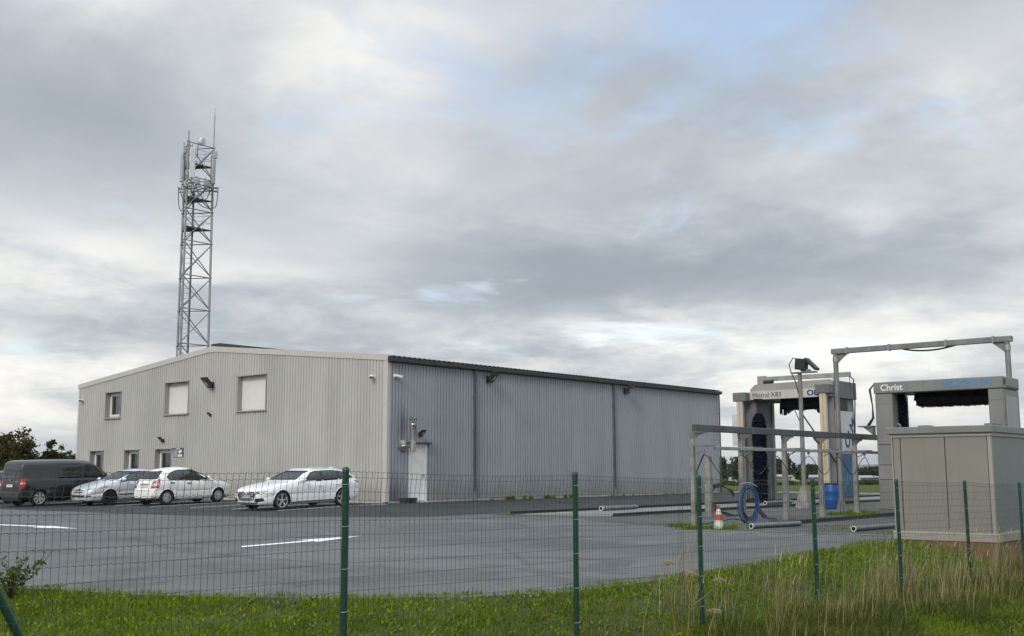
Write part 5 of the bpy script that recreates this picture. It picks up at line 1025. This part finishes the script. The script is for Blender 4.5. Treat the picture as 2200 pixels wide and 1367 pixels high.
# ladder inside, cable tray
def lad(z, o): s = 1-.1*z/ztop; return vr*(-.30*s+.03+o*.9)-view*(-.1+o*.25)+Vector((0, 0, z))
lm = MB().tube([lad(.0, -.2), lad(ztop-1, -.2)], .022, 5).tube([lad(.0, .2), lad(ztop-1, .2)], .022, 5)
for i in range(int(ztop/.33)): lm.tube([lad(.3+i*.33, -.2), lad(.3+i*.33, .2)], .013, 4)
lm.build('ladder', M_TW, tw)
MB().tube([lad(0, .28), lad(ztop-3, .28)], .05, 6).build('cable_tray', M_TWD, tw)
for py in (493, 430, 357):   # platforms with rails
    z = TP(420, py).z; c = [leg(k, z) for k in ('m', 'r', 'l')]; MB().prism([p*1.0 for p in c], (0, 0, .07)).build('platform', M_TWD, tw)
    for h in (.5, 1.0):
        for a, b in ((0, 1), (1, 2)): MB().tube([c[a]+Vector((0, 0, h)), c[b]+Vector((0, 0, h))], .014, 5).build('guard_rail', M_TW, tw)
    for t_ in (.33, .66): MB().tube([c[0].lerp(c[1], t_), c[0].lerp(c[1], t_)+Vector((0, 0, 1.0))], .012, 5).build('rail_post', M_TW, tw)
def panel(px, py0, py1, wpx, dep, turn, m=M_ANT, nm='panel_antenna', fwd=.9):
    a, b = TP(px, py0, fwd)-Vector((TB.x, TB.y, -.05)), TP(px, py1, fwd)-Vector((TB.x, TB.y, -.05)); c = (a+b)/2; x = c.x; w_ = wpx*TD/F; d = (vr*math.sin(turn)-view*math.cos(turn)); e = Vector((0, 0, 1)).cross(d)
    o = MB().obox(c, e*w_/2, d*dep/2, (0, 0, (a.z-b.z)/2)).build(nm, m, tw, bevel=.03); MB().tube([c-d*(dep/2+.12)+Vector((0, 0, -(a.z-b.z)/2-.3)), c-d*(dep/2+.12)+Vector((0, 0, (a.z-b.z)/2+.25))], .038, 6).build('mount_pole', M_TW, o)
    for s in (-.35, .35):
        z = c.z+s*(a.z-b.z); near = min(NL, key=lambda k: (leg(k, z)-c).length); MB().tube([c-d*dep/2+Vector((0, 0, z-c.z)), leg(near, z)], .022, 5).build('standoff', M_TW, o)
panel(413.5, 317, 383, 11.5, .13, .25, fwd=1.9); panel(390.5, 333, 391, 12, .12, -1.25, M_ANTG, fwd=.3); panel(459, 342, 396, 12, .13, 1.15, M_ANTG, fwd=.2)
for px, py0, py1, wp, f in ((397, 313, 330, 7, .6), (462.5, 325, 341, 9, .2), (424, 385, 397, 12, 1.0), (443, 389, 401, 11, .6), (401, 390, 402, 11, 1.2), (428, 399, 409, 8, 1.3), (393, 391, 398, 7, .4), (452, 396, 404, 8, .2)): panel(px, py0, py1, wp, .16, .3, M_ANTG, 'radio_unit', f)
# ring of brackets, loops of cable, dish, whip, spike
for py in (399, 406): 
    z = TP(420, py).z
    for a, b in (('m', 'r'), ('m', 'l'), ('l', 'r')): MB().tube([leg(a, z)*1.0+(leg(a, z)-leg(b, z)).normalized()*.35, leg(b, z)+(leg(b, z)-leg(a, z)).normalized()*.35], .035, 6).build('mount_ring', M_TW, tw)
zc = TP(420, 396).z
for k, (p, q) in enumerate([(leg('l', zc)+vr*-.35, leg('l', zc-1.6)), (leg('r', zc)+vr*.35, leg('r', zc-1.4)), (leg('m', zc), leg('r', zc-1.5)), (leg('m', zc)+vr*.3, leg('m', zc-1.2)), (leg('m', zc)+vr*.6, leg('m', zc-1.5)), (leg('l', zc)+vr*-.3, leg('m', zc-1.3)), (leg('r', zc), leg('m', zc-1.2)+vr*.8)]):
    MB().tube([p+(q-p)*t_+Vector((0, 0, -.55*math.sin(math.pi*t_)))+vr*(.08*math.sin(math.pi*t_)*(-1 if k % 2 == 0 else 1)) for t_ in np.linspace(0, 1, 10)], .028, 5).build('antenna_cable', M_TWD, tw, smooth='all')
dc = TP(433, 305, .2)-Vector((TB.x, TB.y, -.05)); dd_ = (vr*.85-view*.5).normalized()
MB().lathe([(.06, -.18), (.20, -.16), (.27, -.02), (.27, .14), (.25, .16), (.02, .17)], 22, c=dc, ax=dd_).build('dish_antenna', M_ANT, tw, smooth=True)
MB().tube([dc-dd_*.25+Vector((0, 0, .25)), dc-dd_*.25+Vector((0, 0, -1.05))], .035, 6).tube([dc-dd_*.25+Vector((0, 0, -.9)), leg('m', dc.z-.9)], .03, 6).tube([dc-dd_*.25, dc-dd_*.1], .05, 6).build('dish_mount', M_TW, tw)
zr = leg('r', ztop); zw = TP(455, 228).z; MB().tube([zr+Vector((0, 0, -.4)), zr+Vector((0, 0, zw-ztop-.55))], .032, 6).tube([zr+Vector((0, 0, zw-ztop-.6)), zr+Vector((0, 0, zw-ztop+.0))], .012, 5).build('whip_antenna', M_TW, tw)
zm = leg('m', ztop); MB().tube([zm, zm+Vector((0, 0, .75))], .04, 6).build('lightning_rod', M_TW, tw)
# ---------------------------------------------------------------- vegetation
rng = np.random.default_rng(11)
def set_tone(me, tone):
    a = me.attributes.new('tone', 'FLOAT', 'POINT'); a.data.foreach_set('value', np.asarray(tone, np.float32))
def blades(name, P, h, w_, lean, tone, m, seg=2, droop=.25, parent=None):
    """upright leaves: P base points, h heights, w_ widths, lean sideways reach as a share of the height"""
    N = len(P); th = rng.uniform(0, 2*np.pi, N); sdv = np.stack([np.cos(th), np.sin(th), np.zeros(N)], -1); la = rng.uniform(0, 2*np.pi, N); ld = np.stack([np.cos(la), np.sin(la), np.zeros(N)], -1)
    L = lean if np.ndim(lean) == 2 else ld*np.asarray(lean)[:, None]
    V = []; fr = np.linspace(0, 1, seg+1)
    for q in fr[:-1]:
        c = P+L*(h*q**1.8)[:, None]+np.stack([0*h, 0*h, h*(q-droop*q*q*np.linalg.norm(L, axis=1))], -1); k = (w_*(1-q*.55)/2)[:, None]; V += [c-sdv*k, c+sdv*k]
    V.append(P+L*h[:, None]+np.stack([0*h, 0*h, h*(1-droop*np.linalg.norm(L, axis=1))], -1)); nv = len(V); V = np.stack(V, 1).reshape(-1, 3); o = (np.arange(N)*nv)[:, None]
    loops, tot = [], []
    quads = [np.array([2*i, 2*i+1, 2*i+3, 2*i+2]) for i in range(seg-1)]; tri = np.array([2*(seg-1), 2*(seg-1)+1, nv-1]); pat = np.concatenate(quads+[tri]) if quads else tri; lens = [4]*(seg-1)+[3]
    L_idx = (o+pat[None, :]).reshape(-1); cnt = np.tile(lens, N); st_ = np.concatenate([[0], np.cumsum(cnt)[:-1]])
    me = bpy.data.meshes.new(name); me.vertices.add(len(V)); me.vertices.foreach_set('co', V.astype(np.float32).ravel()); me.loops.add(len(L_idx)); me.loops.foreach_set('vertex_index', L_idx.astype(np.int32)); me.polygons.add(len(cnt)); me.polygons.foreach_set('loop_start', st_.astype(np.int32)); me.polygons.foreach_set('loop_total', cnt.astype(np.int32)); me.update(calc_edges=True)
    set_tone(me, np.repeat(tone, nv)); return link(name, me, m, parent)
M_GRASS = leaf_mat('grass_leaf', [(.026, .054, .003), (.080, .140, .005), (.150, .222, .008), (.225, .280, .018), (.30, .25, .07)], .6, .3)
M_STRAW = leaf_mat('straw', [(.13, .11, .045), (.26, .215, .11), (.37, .31, .18), (.47, .40, .26)], .7, .2)
M_TUSS = leaf_mat('tussock_leaf', [(.026, .038, .010), (.052, .080, .016), (.090, .112, .024), (.16, .14, .050), (.30, .24, .12)], .7, .25)
def noise2(x, y, s, seed=0):
    r = np.random.default_rng(seed); v = 0
    for i in range(5): a, b, c = r.uniform(-1, 1), r.uniform(-1, 1), r.uniform(0, 6.28); v = v+np.sin((a*x+b*y)*s*(1+.6*i)+c)
    return v/5
def scatter(n, x0, x1, y0, y1, inside=None):
    x = rng.uniform(x0, x1, n); y = rng.uniform(y0, y1, n); d_ = d_poly(x, y); reach = .05+.13*(1+noise2(x, y, 2.6, 5)*1.6+noise2(x, y, 9, 6)); k = ~in_poly(x, y) | ((d_ < reach) & (rng.random(n) < .55)); k &= ~((x > -10.45) & (y > -26.6) & (y < -24.6)); return x[k], y[k]
def inview(x, y, m_=.15):
    d = np.stack([x, y], -1)-np.array(CAM)[:2]; z = d@np.array(FW)[:2]; u = d@np.array(RT)[:2]; return (z > 6) & (np.abs(u/np.maximum(z, .1)) < .457+m_)
x, y = scatter(900000, -29, -5, -31.5, -19.0); k = inview(x, y) & (rng.random(len(x)) < np.clip(1.25-.045*np.hypot(x-CAM.x, y-CAM.y), .25, 1)); x, y = x[k], y[k]
zg = ground_z(x, y); zg = np.where(in_poly(x, y), -.005, zg); n = len(x); pat = noise2(x, y, 1.7, 1)*.5+noise2(x, y, 5.5, 2)*.5
k = rng.random(n) < np.clip(.78+.9*noise2(x, y, 3.3, 8), .22, 1); x, y, zg, pat, n = x[k], y[k], zg[k], pat[k], int(k.sum())
h = rng.gamma(6, .0078, n)*(1+.65*pat)+.014; tone = np.clip(.40+.34*pat+rng.normal(0, .19, n), 0, .90)
tag(blades('lawn_grass', np.stack([x, y, zg-.01], -1), h, rng.uniform(.005, .011, n)*np.where(np.hypot(x-CAM.x, y-CAM.y) > 14, 1.5, 1.0), np.abs(rng.normal(.4, .3, n)), tone, M_GRASS), 'short green grass on the bank between the lot and the fence', 'grass', kind='stuff')
# broad low leaves (clover, dandelion) in the lawn
x, y = scatter(70000, -29, -7, -30, -20); k = inview(x, y); x, y = x[k], y[k]; n = len(x); zg = np.where(in_poly(x, y), -.005, ground_z(x, y))
tag(blades('lawn_weeds', np.stack([x, y, zg+.01], -1), rng.uniform(.025, .06, n), rng.uniform(.012, .030, n), rng.uniform(.6, 1.6, n), np.clip(rng.normal(.58, .2, n), 0, .85), M_GRASS), 'broad leaved weeds among the lawn grass', 'weeds', kind='stuff')
# dark tussocks in front of the right half of the fence
def clumps(n, x0, x1, y0, y1, per, sp_, rr_): 
    cx, cy = rng.uniform(x0, x1, n), rng.uniform(y0, y1, n); s_ = rng.uniform(.6, 1.3, n); x = np.repeat(cx, per)+rng.normal(0, sp_, n*per); y = np.repeat(cy, per)+rng.normal(0, sp_, n*per); return x, y, np.repeat(s_, per), np.repeat(cx, per), np.repeat(cy, per)
x, y, s_, cx, cy = clumps(290, -22.0, -6, -29.3, -27.2, 170, .13, 0); k = (y < -26.7) & inview(x, y, .15); edge = -27.0-.14*np.clip(-15-x, 0, 9); k &= rng.random(len(x)) < np.clip(1.3+(y-edge)*.62, .02, 1.0)
x, y, s_, cx, cy = x[k], y[k], s_[k], cx[k], cy[k]; n = len(x); out = np.stack([x-cx, y-cy, 0*x], -1)*2.6+rng.normal(0, .20, (n, 3))*[1, 1, 0]+np.array([.18, -.14, 0]); zg = ground_z(x, y)
tag(blades('tussock_grass', np.stack([x, y, zg-.02], -1), s_*rng.uniform(.12, .29, n), rng.uniform(.005, .010, n), out, np.clip(rng.normal(.36, .24, n), 0, 1), M_TUSS, 3, .45), 'dark tangled tussock grass along the foot of the fence', 'grass', kind='stuff')
# tall dry stalks
x, y, s_, cx, cy = clumps(125, -23.5, -7, -28.3, -26.35, 20, .18, 0); k = inview(x, y, .15) & (rng.random(len(x)) < np.clip((x+24.5)*.22, .05, 1)); x, y, s_ = x[k], y[k], s_[k]; n = len(x); zg = ground_z(x, y)
ln = np.stack([rng.normal(.10, .13, n), rng.normal(-.06, .13, n), 0*x], -1); hh = s_*rng.uniform(.22, .55, n)
tag(blades('dry_grass', np.stack([x, y, zg-.02], -1), hh, rng.uniform(.004, .0075, n), ln, np.clip(rng.normal(.45, .25, n), 0, 1), M_STRAW, 3, .3), 'tall pale dry grass stalks around the right fence posts', 'grass', kind='stuff')
x, y, s_, cx, cy = clumps(34, -21.5, -8, -27.6, -26.2, 11, .08, 0); k = inview(x, y, .15); x, y, s_, cx = x[k], y[k], s_[k], cx[k]; n = len(x); zg = ground_z(x, y)   # taller bunches with seed heads, bent by the wind
ln = np.stack([rng.normal(.15, .12, n), rng.normal(-.15, .12, n), 0*x], -1); hh = s_*rng.uniform(.5, .85, n); base = np.stack([x, y, zg-.02], -1)
tag(blades('dry_stalks', base, hh, rng.uniform(.004, .007, n), ln, np.clip(rng.normal(.6, .2, n), 0, 1), M_STRAW, 4, .3), 'bunches of tall straw stalks leaning to the right by the fence', 'grass', kind='stuff')
tip = base+ln*(hh*.80)[:, None]*.85+np.stack([0*x, 0*x, hh*.84], -1)
tag(blades('seed_heads', tip, rng.uniform(.07, .14, n), rng.uniform(.008, .015, n), ln*1.3, np.clip(rng.normal(.7, .15, n), 0, 1), M_STRAW, 3, .3), 'feathery seed heads on the tall straw stalks', 'grass', kind='stuff')
# weeds growing from joints of the pad, round the cone and along the warehouse wall
WP = [(-9.05, -20.2, .45, 320, .14), (-9.55, -19.7, .28, 140, .16), (-8.8, -18.9, .25, 120, .12), (-3.7, -19.3, .16, 60, .08), (-6.3, -21.9, .5, 120, .05), (-7.6, -22.4, .5, 120, .06), (-8.6, -24.3, .45, 240, .09), (-7.6, -24.0, .5, 200, .09), (1.2, -19.6, .7, 500, .12), (.2, -19.0, .6, 380, .12), (2.4, -18.5, .5, 240, .12), (-5.4, -10.95, .35, 120, .06), (-9.3, -22.6, .25, 80, .05)]
for i in range(16): WP.append((7.2+rng.uniform(0, 5.5), -.28, .16, 50, .22)); 
for i in range(10): WP.append((rng.uniform(6, 26), -.26, .14, 26, .13))
for i in range(8): WP.append((-.25, rng.uniform(2, 6.5), .2, 60, .10))
X_, Y_, H_ = [], [], []
for wx, wy, ws_, wn_, wh_ in WP: X_.append(wx+rng.normal(0, ws_*.5, wn_)); Y_.append(wy+rng.normal(0, ws_*.5 if wh_ < .2 or wy < -5 else .05, wn_)*(1 if wy < -5 else .25)); H_.append(rng.uniform(.5, 1.2, wn_)*wh_)
x, y, h = np.concatenate(X_), np.concatenate(Y_), np.concatenate(H_); y = np.where((y > -.1) & (x > 0), -.12, y); n = len(x); z = np.array([zlot(a, b) for a, b in zip(x, y)])
tag(blades('pad_weeds', np.stack([x, y, z-.01], -1), h, rng.uniform(.012, .03, n), np.abs(rng.normal(.5, .3, n)), np.clip(rng.normal(.4, .22, n), 0, 1), M_GRASS), 'weeds growing from joints of the concrete and along the warehouse wall', 'weeds', kind='stuff')
# dried umbel plants by the fence
M_STEM = mat('dry_stem', (.23, .155, .065), .7, var=.25, vscale=8); M_UMB = mat('dry_umbel', (.30, .235, .15), .8, var=.35, vscale=20)
def umbel(label, heads, y0, bx):
    hp = [PY(px, py, y0+dy) for px, py, dy in heads]; x = PY(bx, 1340, y0).x; zb = float(ground_z(x, y0)); t = thing('dried_umbel', label, 'dry plant', (x, y0, zb)); r = random.Random(bx)
    o = Vector((x, y0, zb)); knot = (hp[0]-o)*.55+Vector((r.uniform(-.03, .03), 0, .05)) if len(hp) > 1 else None
    for i, p in enumerate(hp):
        p = p-o; P = [Vector((0, 0, -.05)), p*.35+Vector((.015, 0, .03)), p*.7+Vector((-.01, 0, .02)), p] if i == 0 else [knot, knot.lerp(p, .5)+Vector((0, 0, -.02)), p]
        MB().tube(P, .0055 if i == 0 else .004, 6, r1=.003).build('stem', M_STEM, t, smooth='all'); u = MB()
        for k in range(16):
            a = k*2.4; rad = .062*math.sqrt((k+.5)/16); q = p+Vector((rad*math.cos(a), rad*math.sin(a), .035-.02*(rad/.06)**2)); u.tube([p, p.lerp(q, .6)+Vector((0, 0, -.004)), q], .0012, 3)
            for j in range(6): c = q+Vector((r.uniform(-.012, .012), r.uniform(-.012, .012), r.uniform(-.004, .012))); s = .006; u.add([c+Vector((s, 0, 0)), c+Vector((0, s, 0)), c-Vector((s, 0, 0)), c-Vector((0, s, 0)), c+Vector((0, 0, s)), c-Vector((0, 0, s))], [(0, 1, 4), (1, 2, 4), (2, 3, 4), (3, 0, 4), (1, 0, 5), (2, 1, 5), (3, 2, 5), (0, 3, 5)])
        u.build('umbel', M_UMB, t, fix=False)
umbel('dried brown umbel standing alone left of the middle fence posts', [(1435, 1214, 0)], -27.35, 1452); umbel('dried umbel plant with side heads touching the middle fence post', [(1488, 1240, 0), (1545, 1252, .06), (1474, 1234, .1)], -27.3, 1470); umbel('low dried umbel leaning right at the foot of the middle fence post', [(1535, 1318, 0)], -27.6, 1505)
# ---------------------------------------------------------------- shrubs and trees
M_BARK = mat('bark', (.075, .058, .042), .9, var=.3, vscale=6)
def crown_mesh(name, pts, size, tone, m, parent, sz_var=.4, seed=0):
    """leaf clumps: a folded leaf card at every point, turned every way"""
    r = np.random.default_rng(seed); N = len(pts); n1 = r.normal(size=(N, 3)); n1 /= np.linalg.norm(n1, axis=1)[:, None]; n2 = np.cross(n1, r.normal(size=(N, 3))); n2 /= np.linalg.norm(n2, axis=1)[:, None]; s = (size*r.uniform(1-sz_var, 1+sz_var, N))[:, None]
    V = np.stack([pts-n1*s, pts-n1*s*.1+n2*s*.45, pts+n1*s, pts-n1*s*.1-n2*s*.45], 1).reshape(-1, 3); i = np.arange(N)*4
    me = bpy.data.meshes.new(name); me.from_pydata(V.tolist(), [], np.stack([i, i+1, i+2, i+3], -1).tolist()); me.update(); set_tone(me, np.repeat(tone, 4)); return link(name, me, m, parent)
M_LF = {'dark': leaf_mat('leaf_dark', [(.016, .019, .008), (.038, .042, .013), (.075, .070, .022)], .7, .2), 'olive': leaf_mat('leaf_olive', [(.030, .030, .011), (.068, .066, .020), (.120, .102, .032)], .7, .25), 'green': leaf_mat('leaf_green', [(.020, .034, .010), (.050, .074, .018), (.095, .120, .030)], .7, .25), 'bright': leaf_mat('leaf_bright', [(.035, .065, .012), (.085, .130, .022), (.16, .17, .04)], .55, .35)}
def tree(name, label, pos, H, Wd, kind, leaf=.16, n=2200, seed=1, trunk=.25, shape='round', bare=.0, group=None):
    r = np.random.default_rng(seed); t = thing(name, label, 'tree' if H > 2.2 else 'shrub', pos, 0, group); tb = MB(); zt = H*trunk
    tips = []
    tb.tube([(0, 0, -.3), (.02*H*r.normal()*.3, .02*H*r.normal()*.3, zt), (.04*H*r.normal()*.4, .03*H*r.normal()*.4, H*.8)], .028*H+.02, 7, r1=.006*H)
    nl = 11 if shape != 'spire' else 16
    for k in range(nl):
        z0 = zt+(H*.68-zt)*k/nl; a = k*2.4+r.uniform(-.4, .4); reach = Wd/2*{'round': math.sqrt(max(.15, 1-((z0-H*.45)/(H*.55))**2)), 'spire': .95*(1-.8*z0/H), 'bush': .9}[shape]*r.uniform(.65, 1.05); e = Vector((math.cos(a)*reach, math.sin(a)*reach, z0+H*r.uniform(.08, .26)))
        tb.tube([(0, 0, z0), (e.x*.5, e.y*.5, z0+(e.z-z0)*.35), e], .010*H, 5, r1=.003*H); tips += [e, e*.7+Vector((0, 0, z0*.3)), Vector((e.x*.4, e.y*.4, e.z))]
    tips += [Vector((0, 0, H*.86)), Vector((.08*Wd, 0, H*.93)), Vector((-.1*Wd, .05*Wd, H*.9))]
    tb.build('trunk', M_BARK, t, smooth='all', fix=False); P = []
    per = n//len(tips)
    for q in tips: s = Wd*.13*r.uniform(.7, 1.35); c = r.normal(0, 1, (per, 3))*np.array([s, s, s*.8]); P.append(np.array(q)+c)
    P = np.concatenate(P); P = P[(P[:, 2] > H*.03) & (P[:, 2] < H*1.04)]
    if bare: P = P[~((P[:, 2] > H*.72) & (r.random(len(P)) < bare))]
    cl = noise2(P[:, 0]*3/Wd, P[:, 2]*3/Wd, 2.2, seed)*.22
    crown_mesh('crown', P, leaf, np.clip(.45+cl+r.normal(0, .2, len(P)), 0, 1), M_LF[kind], t, seed=seed); return t
def at(px, d): p = PD(px, 1010, d); return (p.x, p.y, float(ground_z(p.x, p.y)))
def htop(px, py, d): return PD(px, py, d).z-at(px, d)[2]
# left of the warehouse
for i, (lab, px, py, d, wpx, kd, n_, sh, ba) in enumerate([('large dark tree filling the left edge behind the van', 8, 933, 84, 66, 'olive', 5200, 'round', 0), ('tall loose tree with bare upper twigs left of the narrow bush', 48, 916, 80, 46, 'olive', 3000, 'round', .72), ('narrow dark bush standing alone between van and warehouse', 106, 944, 78, 28, 'dark', 2000, 'bush', .3), ('thin bronze sapling right of the narrow dark bush', 131, 951, 84, 18, 'olive', 420, 'round', .45), ('small twiggy sapling nearest the warehouse edge', 147, 964, 86, 12, 'olive', 240, 'round', .3)]):
    tree('tree' if i != 2 else 'bush', lab, at(px, d), htop(px, py, d), wpx*d/F, kd, .15, n_, 40+i, .12, sh, ba)
for i, px in enumerate((-40, -12, 14, 40, 62, 84, 108, 130, 150, 168, 186)):
    lab = 'shrub of the olive hedgerow behind the van and the warehouse edge'; d = 104+rnd.uniform(-5, 6); tree('hedge_shrub', lab, at(px, d), htop(px, 978+rnd.uniform(-7, 7), d), 36*d/F, ('olive', 'green')[i % 3 == 1], .20, 1100, 60+i, .05, 'bush', .15, 'olive hedgerow left of the warehouse')
for i in range(9): px = -30+i*26; d = 92+rnd.uniform(-3, 3); tree('meadow_shrub', 'low yellowish scrub in front of the olive hedgerow', at(px, d), htop(px, 998+rnd.uniform(-3, 3), d), 40*d/F, 'bright' if i % 2 else 'olive', .16, 600, 90+i, .03, 'bush', .1, 'low scrub left of the warehouse')
# beyond the field on the right
RT_ = [('thin upright tree just right of the warehouse end', 1552, 981, 190, 20, 'green', 800, 'round', .25), ('spreading tree above the first rail loop', 1584, 984, 200, 36, 'green', 1500, 'round', .2), ('bushy dark tree behind the hose rail posts', 1610, 992, 205, 30, 'olive', 900, 'round', .1), ('round dark tree left of the poplar', 1672, 988, 260, 30, 'dark', 1300, 'round', 0), ('slender poplar standing above the field hedge', 1694, 974, 270, 11, 'dark', 900, 'spire', 0), ('small pointed conifer right of the poplar', 1706, 994, 265, 9, 'dark', 420, 'spire', 0), ('small pointed conifer beside the first one', 1719, 997, 265, 9, 'dark', 360, 'spire', 0), ('broad round tree centred behind the rail frame', 1743, 999, 255, 38, 'dark', 1500, 'round', 0), ('low round tree behind the blue barrel', 1781, 1004, 250, 36, 'dark', 1000, 'bush', 0), ('dark tree glimpsed between gantry foot and grey pillar', 1862, 1005, 240, 40, 'dark', 1200, 'bush', 0), ('tree behind the grey gantry pillar', 1892, 1003, 240, 34, 'green', 900, 'bush', 0), ('loose bush standing in front of the pale far shed', 1722, 1012, 150, 22, 'green', 900, 'round', .1), ('low bush in the field left of the grey pillar', 1868, 1033, 115, 40, 'green', 700, 'bush', 0)]
for i, (lab, px, py, d, wpx, kd, n_, sh, ba) in enumerate(RT_):
    d = d*1.45 if d > 160 else d
    tree('tree' if d > 160 else 'bush', lab, at(px, d), htop(px, py, d), wpx*d/F, kd, .0016*d, n_, 120+i, .08, sh, ba)
for i in range(20): px = 1535+i*19; d = 430+rnd.uniform(-10, 10); tree('hedge_tree', 'tree of the dark hedge line beyond the field', at(px, d), htop(px, 1008+rnd.uniform(-3, 4), d), 30*d/F, ('dark', 'green', 'olive')[i % 3], .6, 360, 160+i, .05, 'bush', 0, 'far dark hedge line beyond the field')
for i in range(26): px = 1536+i*14.5; d = 104+rnd.uniform(-4, 4); tree('rough_shrub', 'low rusty scrub along the far edge of the green field', at(px, d), htop(px, 1036+rnd.uniform(-2.5, 2), d), 26*d/F, 'olive', .14, 240, 200+i, .03, 'bush', .1, 'rusty scrub beyond the field')
# small leafy shrub at the lot edge, lower left
b0 = G(22, 1276); sh_ = thing('leafy_shrub', 'small leafy green shrub at the lot edge in the lower left corner', 'shrub', (b0.x, b0.y, -.06)); P = []; tb = MB(); r = random.Random(5)
for k in range(15):
    a = r.uniform(0, 6.28); ln_ = r.uniform(.32, .60); q = (RT*math.cos(a)*r.uniform(.15, .9)*ln_*.95+FW*math.sin(a)*.2); e = Vector((q.x, q.y, ln_*r.uniform(.65, 1.0)))
    pth = [Vector((0, 0, 0)), e*.5+Vector((0, 0, .07)), e]; tb.tube(pth, .006, 4, r1=.002)
    for j in range(22): t_ = r.uniform(.3, 1.02); c = pth[0].lerp(pth[1], t_*2) if t_ < .5 else pth[1].lerp(pth[2], t_*2-1); P.append(c+Vector((r.gauss(0, .035), r.gauss(0, .035), r.gauss(0, .03))))
e = RT*.36+Vector((0, 0, .42)); tb.tube([Vector((0, 0, .1)), e*.6+Vector((0, 0, -.02)), e, e+RT*.1+Vector((0, 0, .12))], .006, 4, r1=.002); tb.build('stems', M_BARK, sh_, smooth='all', fix=False)
for j in range(26): t_ = r.uniform(.4, 1); P.append(e*t_+Vector((r.gauss(0, .03), r.gauss(0, .03), r.gauss(.02, .03))))
crown_mesh('leaves', np.array(P), .030, np.clip(rng.normal(.55, .22, len(P)), 0, 1), M_LF['bright'], sh_)
# ---------------------------------------------------------------- far buildings, hills, haze
M_FARW = mat('far_wall_pale', (.50, .50, .48), .7, var=.1); M_FARR = mat('far_roof_grey', (.30, .30, .30), .7, var=.1)
for i, (lab, px0, px1, d, yt, yb) in enumerate([('long pale shed beyond the field left of the loose bush', 1634, 1716, 318, 1024, 1034), ('long pale shed beyond the field right of the loose bush', 1730, 1798, 322, 1025, 1035), ('pale shed beyond the field next to the grey gantry pillar', 1848, 1910, 326, 1026, 1036)]):
    a, b = PD(px0, yb, d), PD(px1, yb, d+10); zt = PD(px0, yt, d).z; zb = float(ground_z(a.x, a.y))-.3; t = thing('far_shed', lab, 'shed', (a.x, a.y, 0), 0, 'pale sheds beyond the field'); v_ = b-a; v_.z = 0; nn = Vector((v_.y, -v_.x, 0)).normalized(); 
    if nn.dot(CAM-a) < 0: nn = -nn
    MB().obox(v_/2-nn*6+Vector((0, 0, (zb+zt)/2)), v_/2, nn*6, (0, 0, (zt-zb)/2)).build('wall', M_FARW, t)
    MB().prism([nn*.6+Vector((0, 0, zt-.1)), nn*-6+Vector((0, 0, zt+.55)), nn*-12.6+Vector((0, 0, zt-.1))], v_).build('roof', M_FARR, t)
    for k in range(5): c = v_*((k+.6)/5.4)+nn*.02+Vector((0, 0, zb+(zt-zb)*.45)); MB().obox(c, v_.normalized()*1.3, nn*.04, (0, 0, (zt-zb)*.36)).build('door', M_FARR, t)
M_HILL = mat('hill_green', (.055, .070, .032), .95, var=.3, vscale=.004, world_co=True)
hv, hf = [], []; NH = 220
for i in range(NH):
    a = i*2*math.pi/NH; rr = 4600+500*math.sin(a*3+1); hgt = 30+8*math.sin(a*9+.5)+5*math.sin(a*23+2)+6*math.sin(a*5)
    for k, (q, s) in enumerate(((-900, 0), (-350, .5), (0, 1.0), (500, .8))): hv.append((CAM.x+math.cos(a)*(rr+q), CAM.y+math.sin(a)*(rr+q), -8+(hgt+9)*s))
for i in range(NH):
    for k in range(3): j = (i+1) % NH; hf.append((i*4+k, j*4+k, j*4+k+1, i*4+k+1))
me = bpy.data.meshes.new('hills'); me.from_pydata(hv, [], hf); me.update(); tag(link('hills', me, M_HILL, smooth='all'), kind='structure')
hz_ = MB().box(-9500, 9500, -9500, 9500, -22, 62).build('haze', None); hm_ = bpy.data.materials.new('haze'); hm_.use_nodes = True; hm_.node_tree.nodes.clear(); q = NT(hm_.node_tree)
pv = q.n('ShaderNodeVolumePrincipled', {'Color': (.80, .85, .92, 1), 'Density': .00011, 'Anisotropy': .2}); q.link(pv.outputs[0], q.n('ShaderNodeOutputMaterial').inputs['Volume']); hz_.data.materials.append(hm_)
tag(hz_, kind='stuff')
